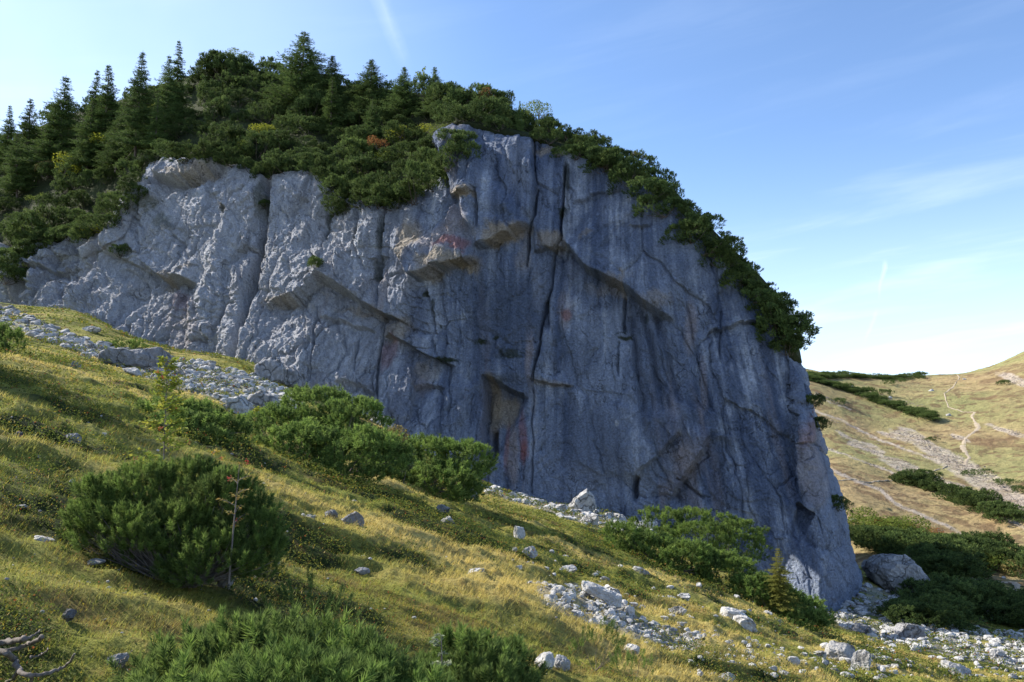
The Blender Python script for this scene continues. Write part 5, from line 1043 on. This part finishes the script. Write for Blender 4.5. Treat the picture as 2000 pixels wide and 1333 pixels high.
BR = [(745, 822, 52, 24, 'pale stony hump at the wall foot behind the broad thicket', M_PALE), (932, 1140, 36, 28, 'pale peaked rock alone on the middle meadow', M_PALE), (1036, 1097, 40, 24, 'pale rounded rock alone in the grass, right of the peaked one', M_PALE),
      (1012, 1046, 26, 26, 'grey rounded rock at the edge of the thicket shadow', M_ROCK), (1232, 1280, 36, 22, 'pale rounded rock below the rock field', M_PALE), (1420, 1330, 46, 26, 'pale rock at the bottom edge right of centre', M_PALE), (1395, 1318, 26, 16, 'small pale rock touching the one at the bottom edge', M_PALE),
      (1065, 1322, 42, 30, 'pale outcrop at the bottom edge, left half', M_PALE), (1100, 1325, 32, 30, 'pale outcrop at the bottom edge, right half', M_ROCK), (146, 722, 22, 17, 'small dark rock on the upper left meadow', M_GREY), (140, 866, 38, 20, 'flat grey rock on the left meadow', M_GREY), (35, 870, 18, 10, 'small grey stone near the left edge', M_GREY),
      (690, 1036, 44, 26, 'dark wedge shaped rock in the middle meadow', M_GREY), (645, 1012, 26, 18, 'small dark rock above the wedge shaped one', M_GREY), (602, 1032, 26, 16, 'small flat rock left of the wedge shaped one', M_ROCK), (865, 1003, 28, 14, 'flat grey stone below the dense pine', M_GREY), (872, 1030, 30, 14, 'pale flat stone below the dense pine', M_ROCK),
      (705, 1106, 32, 14, 'low grey stone in the lower middle meadow', M_GREY), (128, 1233, 32, 22, 'grey rock in the lower left grass', M_GREY), (222, 1331, 42, 24, 'grey rock at the bottom left edge beside the pine', M_ROCK), (440, 1155, 34, 34, 'pale rock hidden under the big pine bush', M_ROCK),
      (1782, 1252, 56, 36, 'grey rounded boulder in the shade of the valley', M_GREY), (1650, 1300, 60, 34, 'pale outcrop near the bottom right, its highest block', M_PALE), (1690, 1318, 40, 34, 'shaded lower end of the bottom right outcrop', M_ROCK), (1602, 1285, 36, 18, 'left block of the bottom right outcrop', M_PALE),
      (1305, 1170, 34, 22, 'pale rock above the rock field, left of the pair', M_PALE), (1340, 1178, 30, 14, 'flat pale rock right of the one above the rock field', M_ROCK), (1250, 1128, 38, 16, 'pale stone at the thicket shadow edge', M_ROCK), (1110, 1122, 34, 16, 'narrow pale stone above the rock field', M_ROCK),
      (1215, 1010, 44, 26, 'white rock beside the lower pine bush, leftmost of the white group', M_PALE), (1240, 1020, 36, 26, 'white rock in the middle of the white group', M_PALE), (1272, 1040, 34, 32, 'white rock between the two right pine bushes', M_PALE), (1150, 1028, 40, 22, 'white broad rock below the pointed boulder', M_PALE), (1095, 1000, 34, 18, 'white rock left of the pointed boulder', M_PALE),
      (1690, 1240, 40, 20, 'grey rock by the very toe of the wall', M_GREY), (1750, 1215, 40, 22, 'grey block below the huge cracked boulder', M_GREY), (1790, 1180, 44, 20, 'grey block on the right foot of the huge cracked boulder', M_GREY), (1930, 1215, 30, 34, 'grey pillar rock in the shaded thicket', M_GREY), (1870, 1320, 60, 26, 'half shaded rock in the bottom right corner area', M_ROCK),
      (1960, 1300, 40, 26, 'rock in the bottom right corner', M_ROCK), (1330, 1215, 40, 22, 'pale rock at the right end of the rock field', M_PALE), (1222, 1200, 48, 24, 'pale rock in the middle of the rock field', M_PALE), (175, 650, 40, 14, 'flat pale slab high on the left scree', M_PALE), (165, 700, 22, 18, 'pale block at the lower edge of the left scree', M_ROCK),
      (255, 735, 40, 18, 'grey block below the long slab', M_ROCK), (300, 745, 34, 22, 'grey block below and right of the long slab', M_ROCK), (40, 985, 30, 8, 'low stone in the left grass', M_ROCK), (80, 1055, 40, 8, 'flat pale stone in the left grass', M_PALE), (180, 1100, 40, 10, 'flat stone left of the big bush', M_ROCK)]
for k, (x, y, w, h, lab, m) in enumerate(BR): big_rock(x, min(y, 1332), w, h, lab, m, 600 + k)
# loose stones
rr = np.random.default_rng(17); st = []
def bb(pl): a = np.array(pl); return a[:, 0].min(), a[:, 0].max(), a[:, 1].min(), a[:, 1].max()
def fill(pl, n, s0, s1, tag_, pw=2.6):
    x0, x1, y0, y1 = bb(pl); k = 0; X = rr.uniform(x0, x1, n * 6); Yy = rr.uniform(y0, y1, n * 6); m = in_poly(X, Yy, pl) & (fbm(X * .03, Yy * .05, 5.5, 3) > -0.35); X = X[m][:n]; Yy = Yy[m][:n]
    P, ok = hits(X, Yy, 4)
    for p, o in zip(P, ok):
        if o: st.append((p, (s0 + (s1 - s0) * rr.random() ** pw), tag_))
fill(SCREE['left'], 1500, 4, 26, 'left'); fill(SCREE['foot'], 420, 4, 26, 'foot'); fill(SCREE['field'], 520, 4, 26, 'field', 2.2); fill(SCREE['valley'], 700, 4, 26, 'valley')
fill([(1340, 1260), (1740, 1260), (1760, 1333), (1340, 1333)], 260, 3, 22, 'lower'); fill([(1000, 1080), (1280, 1120), (1600, 1230), (1700, 1300), (1300, 1260), (1000, 1180)], 260, 2, 16, 'lower', 3)
fill([(0, 700), (600, 850), (1000, 1000), (1400, 1200), (1340, 1333), (0, 1333)], 260, 1.5, 12, 'grass', 3)
fill([(1700, 1230), (2050, 1230), (2050, 1333), (1700, 1333)], 300, 3, 22, 'valley')
st.sort(key=lambda t: -t[1])
LBL = {'left': ('loose block in the scree below the wall', 'blocks of the left scree'), 'foot': ('white limestone block in the strip of scree along the wall foot', 'white blocks along the wall foot'), 'field': ('pale limestone block in the rock field on the middle meadow', 'blocks of the rock field'),
       'valley': ('grey limestone block in the shaded valley bottom right', 'blocks in the shaded valley'), 'lower': ('pale stone scattered on the lower right meadow', 'stones on the lower right meadow'), 'grass': ('stone lying alone in the meadow grass', 'stones scattered in the grass')}
small = []
for i, (p, s, tg) in enumerate(st):
    r = s * p[1] / F * .5
    if i < 250:
        o = ob('rock', rock_mesh(int(rr.integers(8)), M_PALE if tg in ('foot', 'field', 'lower') else M_ROCK), None, p + np.array([0, 0, -r * .05])); o.scale = (r * 1.1, r * (.8 + .5 * rr.random()), r * (.6 + .4 * rr.random()))
        o.rotation_euler = (rr.normal() * .3, rr.normal() * .3, rr.random() * 6.28); zone = ''
        if tg == 'left':
            qx = float(proj(p)[0]); zone = ', ' + ('near the left edge' if qx < 90 else 'left of the low flat pine' if qx < 200 else 'around the long slab' if qx < 320 else 'behind the dark bush' if qx < 430 else 'at its lower end')
        setp(o, ('large ' if i < 60 else '') + LBL[tg][0] + zone, 'rock', LBL[tg][1] + zone)
    else: small.append((p, r))
RL = [rock_geo(2, 560 + k, 7, .12) for k in range(6)]
def rubble(name, items, mat):
    out = []
    for p, r in items:
        V, Fc = RL[int(rr.integers(6))]; a = rr.random() * 6.28; ca, sa = math.cos(a), math.sin(a); M = np.array([[ca, -sa, 0], [sa, ca, 0], [0, 0, 1]]) * r * np.array([1.2, .9, .7 + .3 * rr.random()]); out.append((V @ M.T + p + np.array([0, 0, r * .1]), Fc))
    V, Fc = merge(out); return setp(ob(name, mesh_from(name, V, Fc, None, False, [mat])), 'loose small limestone rubble', 'scree', None, 'stuff')
rubble('scree', small, M_ROCK)
# rubble of the far screes
items = []
for pts, wd in RUNS:
    for _ in range(160):
        k = rv.randrange(len(pts) - 1); t = rv.random(); a, b = pts[k], pts[k + 1]; items.append((a[0] + (b[0] - a[0]) * t + rv.gauss(0, wd * .5), a[1] + (b[1] - a[1]) * t + rv.gauss(0, wd * .5)))
for cx, cy, rx, ry in PATCH:
    for _ in range(int(rx * ry * .7)): u, v = rv.uniform(-1, 1), rv.uniform(-1, 1); items.append((cx + u * rx + v * ry, cy + v * ry + u * rx * .28))
for _ in range(120): t = rv.random(); items.append((1695 + 60 * t + rv.gauss(0, 5), 770 + 22 * t + rv.gauss(0, 2)))
for _ in range(70): t = rv.random(); items.append((1760 + 45 * t + rv.gauss(0, 4), 788 + 6 * t + rv.gauss(0, 2)))
q = np.array(items); P, ok = hits(q[:, 0], q[:, 1], 40); P = P[ok]; rubble('far_scree', [(p, abs(rv.gauss(.6, .4)) * p[1] / F) for p in P], M_WARM)
for (x, y, w, h, lab) in [(1660, 766, 7, 4, 'white stone beside the upper far pine band'), (1665, 757, 9, 4, 'second white stone above the first on the far slope'), (1740, 783, 9, 5, 'big white stone in the line of stones on the far slope'), (1820, 768, 12, 4, 'pair of pale rocks left of the trail, high up'), (1822, 809, 13, 4, 'flat pale rock below the line of white stones'), (1854, 814, 10, 5, 'pale rock between the flat rock and the trail'), (1885, 745, 7, 3, 'small pale rock right of the upper trail'),
                          (1615, 1012, 20, 10, 'white rock beyond the right edge of the wall'), (1662, 1012, 24, 10, 'white rock above the shrub belt'), (1925, 1139, 14, 6, 'white rock lying on the small green flat'), (1962, 1128, 8, 5, 'small white rock by the valley path')]:
    big_rock(x, y, w, h, lab, M_PALE, int(x))

# ------------------------------------------------------------------ tufts on the wall
for (x, y, s, lab) in [(742, 480, .35, 'dark tuft in the mossy crack above the tent shaped roof'), (746, 430, .3, 'upper dark tuft in the mossy crack under the hanging thicket'), (703, 472, .35, 'dark tuft between the two mossy cracks'), (634, 425, .3, 'dark tuft in the left mossy crack'), (738, 545, .3, 'low dark tuft just above the tent shaped roof'), (315, 452, .3, 'grassy tuft on the middle of the lit buttress'), (430, 418, .28, 'tuft right of the buttress middle'), (500, 455, .3, 'grassy tuft in the chimney crack'), (350, 480, .26, 'small tuft above the second roof of the lit buttress'), (945, 672, .5, 'larger dark turf cushion on the blank middle wall'), (878, 706, .5, 'dark turf ledge at the right end of the second roof'), (1000, 698, .45, 'patchy dark turf right of the turf cushion'), (1218, 650, .55, 'dark turf ledge under the long diagonal roof'), (1097, 412, .4, 'dark tuft in the vertical crack near the top'),
                       (440, 410, .3, 'small tuft on the lit left buttress'), (300, 400, .3, 'grassy tuft on the upper left corner of the buttress')]:
    P = on_cliff(x, y); rg = np.random.default_rng(int(x)); lo = [(rg.normal() * .8, 0, rg.normal() * .2, .7, .4, .35) for _ in range(4)]
    pp, dd = lobe_points(lo, 160, rg); V, Fc, C = inst(T_FAR, pp * s * 1.2, dd + [0, -.4, -.2], np.full(len(pp), .35 * s), rg, np.full(len(pp), .1))
    o = ob('turf_cushion', mesh_from('turf', V, Fc, C * np.array([.4, .2, 1]), False, [M_PINEF]), None, P); setp(o, lab, 'turf')

# ------------------------------------------------------------------ dead branch, lower left
def dead_wood(label, L, seed):
    parts = []
    for pts, r0, r1, Y_ in L:
        P = []
        for i, (x, y) in enumerate(pts): P.append(at(x, y, Y_ + .15 * math.sin(i * 1.7)))
        P = np.array(P); r0 *= .42; r1 *= .42; n = len(P); t = np.linspace(0, n - 1, n * 5); Q = cat(P, t) + np.random.default_rng(seed).normal(size=(len(t), 3)) * .004
        rad = np.linspace(r0, r1, len(Q)) * (1 + .3 * np.random.default_rng(seed + 1).random(len(Q))); Q = np.vstack([Q[:1], Q, Q[-1:] + (Q[-1:] - Q[-2:-1]) * .2]); rad = np.r_[.0005, rad, .0005]; parts.append(tube(Q, rad, 8))
    V, Fc = merge(parts); c = V.mean(0); c[2] = V[:, 2].min(); o = ob('dead_branch', mesh_from('dead_branch', V - c, Fc, None, True, [M_DEAD]), None, c); setp(o, label, 'dead wood')
dead_wood('forked bleached dead branch curling upward in the bottom left corner', [([(10, 1275), (30, 1290), (38, 1310), (62, 1320), (100, 1312), (128, 1300), (145, 1280)], .038, .012, 4.75), ([(38, 1310), (20, 1330), (-10, 1345)], .03, .015, 4.75), ([(62, 1320), (60, 1345)], .025, .012, 4.72), ([(12, 1277), (-20, 1262)], .03, .03, 4.8)], 1)
dead_wood('thick sawn looking dead branch above the curled one at the left edge', [([(-40, 1262), (10, 1256), (50, 1248)], .045, .035, 5.1), ([(0, 1275), (50, 1262), (84, 1244)], .03, .026, 5.05), ([(50, 1250), (80, 1233)], .02, .010, 5.15), ([(60, 1285), (80, 1280), (95, 1268)], .014, .008, 4.95)], 2)
dead_wood('thin dead stick lying in the grass right of the curled branch', [([(235, 1292), (250, 1280), (260, 1271)], .007, .003, 5.3), ([(236, 1293), (246, 1308), (262, 1325)], .008, .005, 5.2)], 3)

# ------------------------------------------------------------------ grass and low ground cover
def grass(n, seed):
    rg = np.random.default_rng(seed); th = R(-40) + R(78) * rg.random(n); r = np.exp(math.log(2.6) + (math.log(70) - math.log(2.6)) * rg.random(n) ** 0.85)
    # cluster in tufts
    nt = n // 9; idx = rg.integers(0, nt, n); th = th[:nt][idx] + rg.normal(size=n) * .028 / r[:nt][idx]; r = r[:nt][idx] * (1 + rg.normal(size=n) * .022 / np.sqrt(r[:nt][idx]))
    x = r * np.sin(th); y = r * np.cos(th); z = H(x, y); P = np.stack([x, y, z - .03], 1); px, py = proj(P)
    stw, dk = turf_mix(x, y); keep = np.ones(n, bool)
    for pl in SCREE.values(): keep &= ~(in_poly(px, py, pl) & (rg.random(n) < .8) & (y > 12))
    typ = rg.random(n)
    hgt = (0.032 + 0.045 * rg.random(n)) * (1 + .45 * stw) * (1 - .35 * dk) * np.clip((r / 9), 1, 1.7); w = np.maximum(.0035, r * .00042) * (1 + 1.3 * dk)
    a = rg.random(n) * 6.283; sd_ = np.stack([np.cos(a), np.sin(a), np.zeros(n)], 1)
    lean = np.stack([0.45 + rg.normal(size=n) * .35, -.1 + rg.normal(size=n) * .35, np.ones(n)], 1); lean /= np.linalg.norm(lean, axis=1)[:, None]; bend = np.stack([0.5 + .3 * rg.normal(size=n), .3 * rg.normal(size=n), .35 * np.ones(n)], 1)
    p1 = P + lean * (hgt * .55)[:, None]; p2 = p1 + (lean * .5 + bend * .5) * (hgt * .6)[:, None]
    V = np.stack([P - sd_ * w[:, None] / 2, P + sd_ * w[:, None] / 2, p1 + sd_ * w[:, None] * .45, p1 - sd_ * w[:, None] * .45, p2], 1)[keep]
    m = len(V); k = np.arange(m)[:, None] * 5; Fc = np.concatenate([k + [0, 1, 2], k + [0, 2, 3], k + [3, 2, 4]])
    st_ = stw[:, None]; d_ = dk[:, None]; c = C_GREEN * 1.25 * (1 - st_) + C_STRAW * 1.2 * st_; c = c * (1 - d_) + C_DARK * 1.5 * d_
    c = np.where((typ < .10 + .35 * sstep(0.15, 0.45, fbm(x * 0.35, y * 0.5, 61.7, 4, 0.6)))[:, None], C_OCH * 1.2, c); c = np.where((typ > .95)[:, None], np.array([.42, .34, .14]), c); c = np.where(((typ > .85) & (typ < .9))[:, None] & (r < 30)[:, None], np.array([.34, .28, .03]), c)
    c = c * (.7 + .6 * rg.random((n, 1))); C = np.repeat(c[keep], 5, 0)
    setp(ob('grass', mesh_from('grass', V.reshape(-1, 3), Fc, C, False, [M_GRASS])), 'short yellow green autumn grass covering the slope', 'grass', None, 'stuff')
grass(420000, 71)
def cover(n, seed):
    """low leafy dwarf shrubs growing in patches through the turf"""
    rg = np.random.default_rng(seed); th = R(-40) + R(76) * rg.random(n); r = np.exp(math.log(2.8) + (math.log(105) - math.log(2.8)) * rg.random(n) ** .8); nt = n // 14; idx = rg.integers(0, nt, n)
    th = th[:nt][idx] + rg.normal(size=n) * .10 / r[:nt][idx] ** .8; r = r[:nt][idx] * (1 + rg.normal(size=n) * .06 / np.sqrt(r[:nt][idx])); x = r * np.sin(th); y = r * np.cos(th); st_, dk = turf_mix(x, y)
    keep = rg.random(n) < (.22 + .9 * dk) * (1 - .5 * st_); x, y, r, dk = x[keep], y[keep], r[keep], dk[keep]; n = len(x); hh = (.05 + .14 * dk) * rg.random(n) ** .6 * np.clip(r / 10, 1, 1.8); P = np.stack([x, y, H(x, y) + hh - .01], 1)
    T = (np.array([[0, -.5, 0], [.3, 0, .08], [0, .5, 0], [-.3, 0, .08]]), np.array([[0, 1, 2], [0, 2, 3]]), np.zeros(4)); V, Fc, C = inst(T, P, np.array([-.1, 0, 1.0]) + rg.normal(size=P.shape) * .6, np.maximum(.022, r * .0022) * (.7 + .6 * rg.random(n)), rg)
    a = np.array([.05, .08, .018]); b = np.array([.17, .19, .035]); k = C[:, :1]; C = a * (1 - k) + b * k; t = rg.random((n, 1)); C2 = np.where(t < .07, np.array([.28, .22, .03]), np.where(t < .10, np.array([.24, .08, .03]), np.nan)).repeat(4, 0); C = np.where(np.isnan(C2), C, C2)
    setp(ob('ground_cover', mesh_from('ground_cover', V, Fc, C, False, [M_LEAF])), 'low dark leafy dwarf shrubs creeping through the grass', 'ground cover', None, 'stuff')
cover(520000, 72)
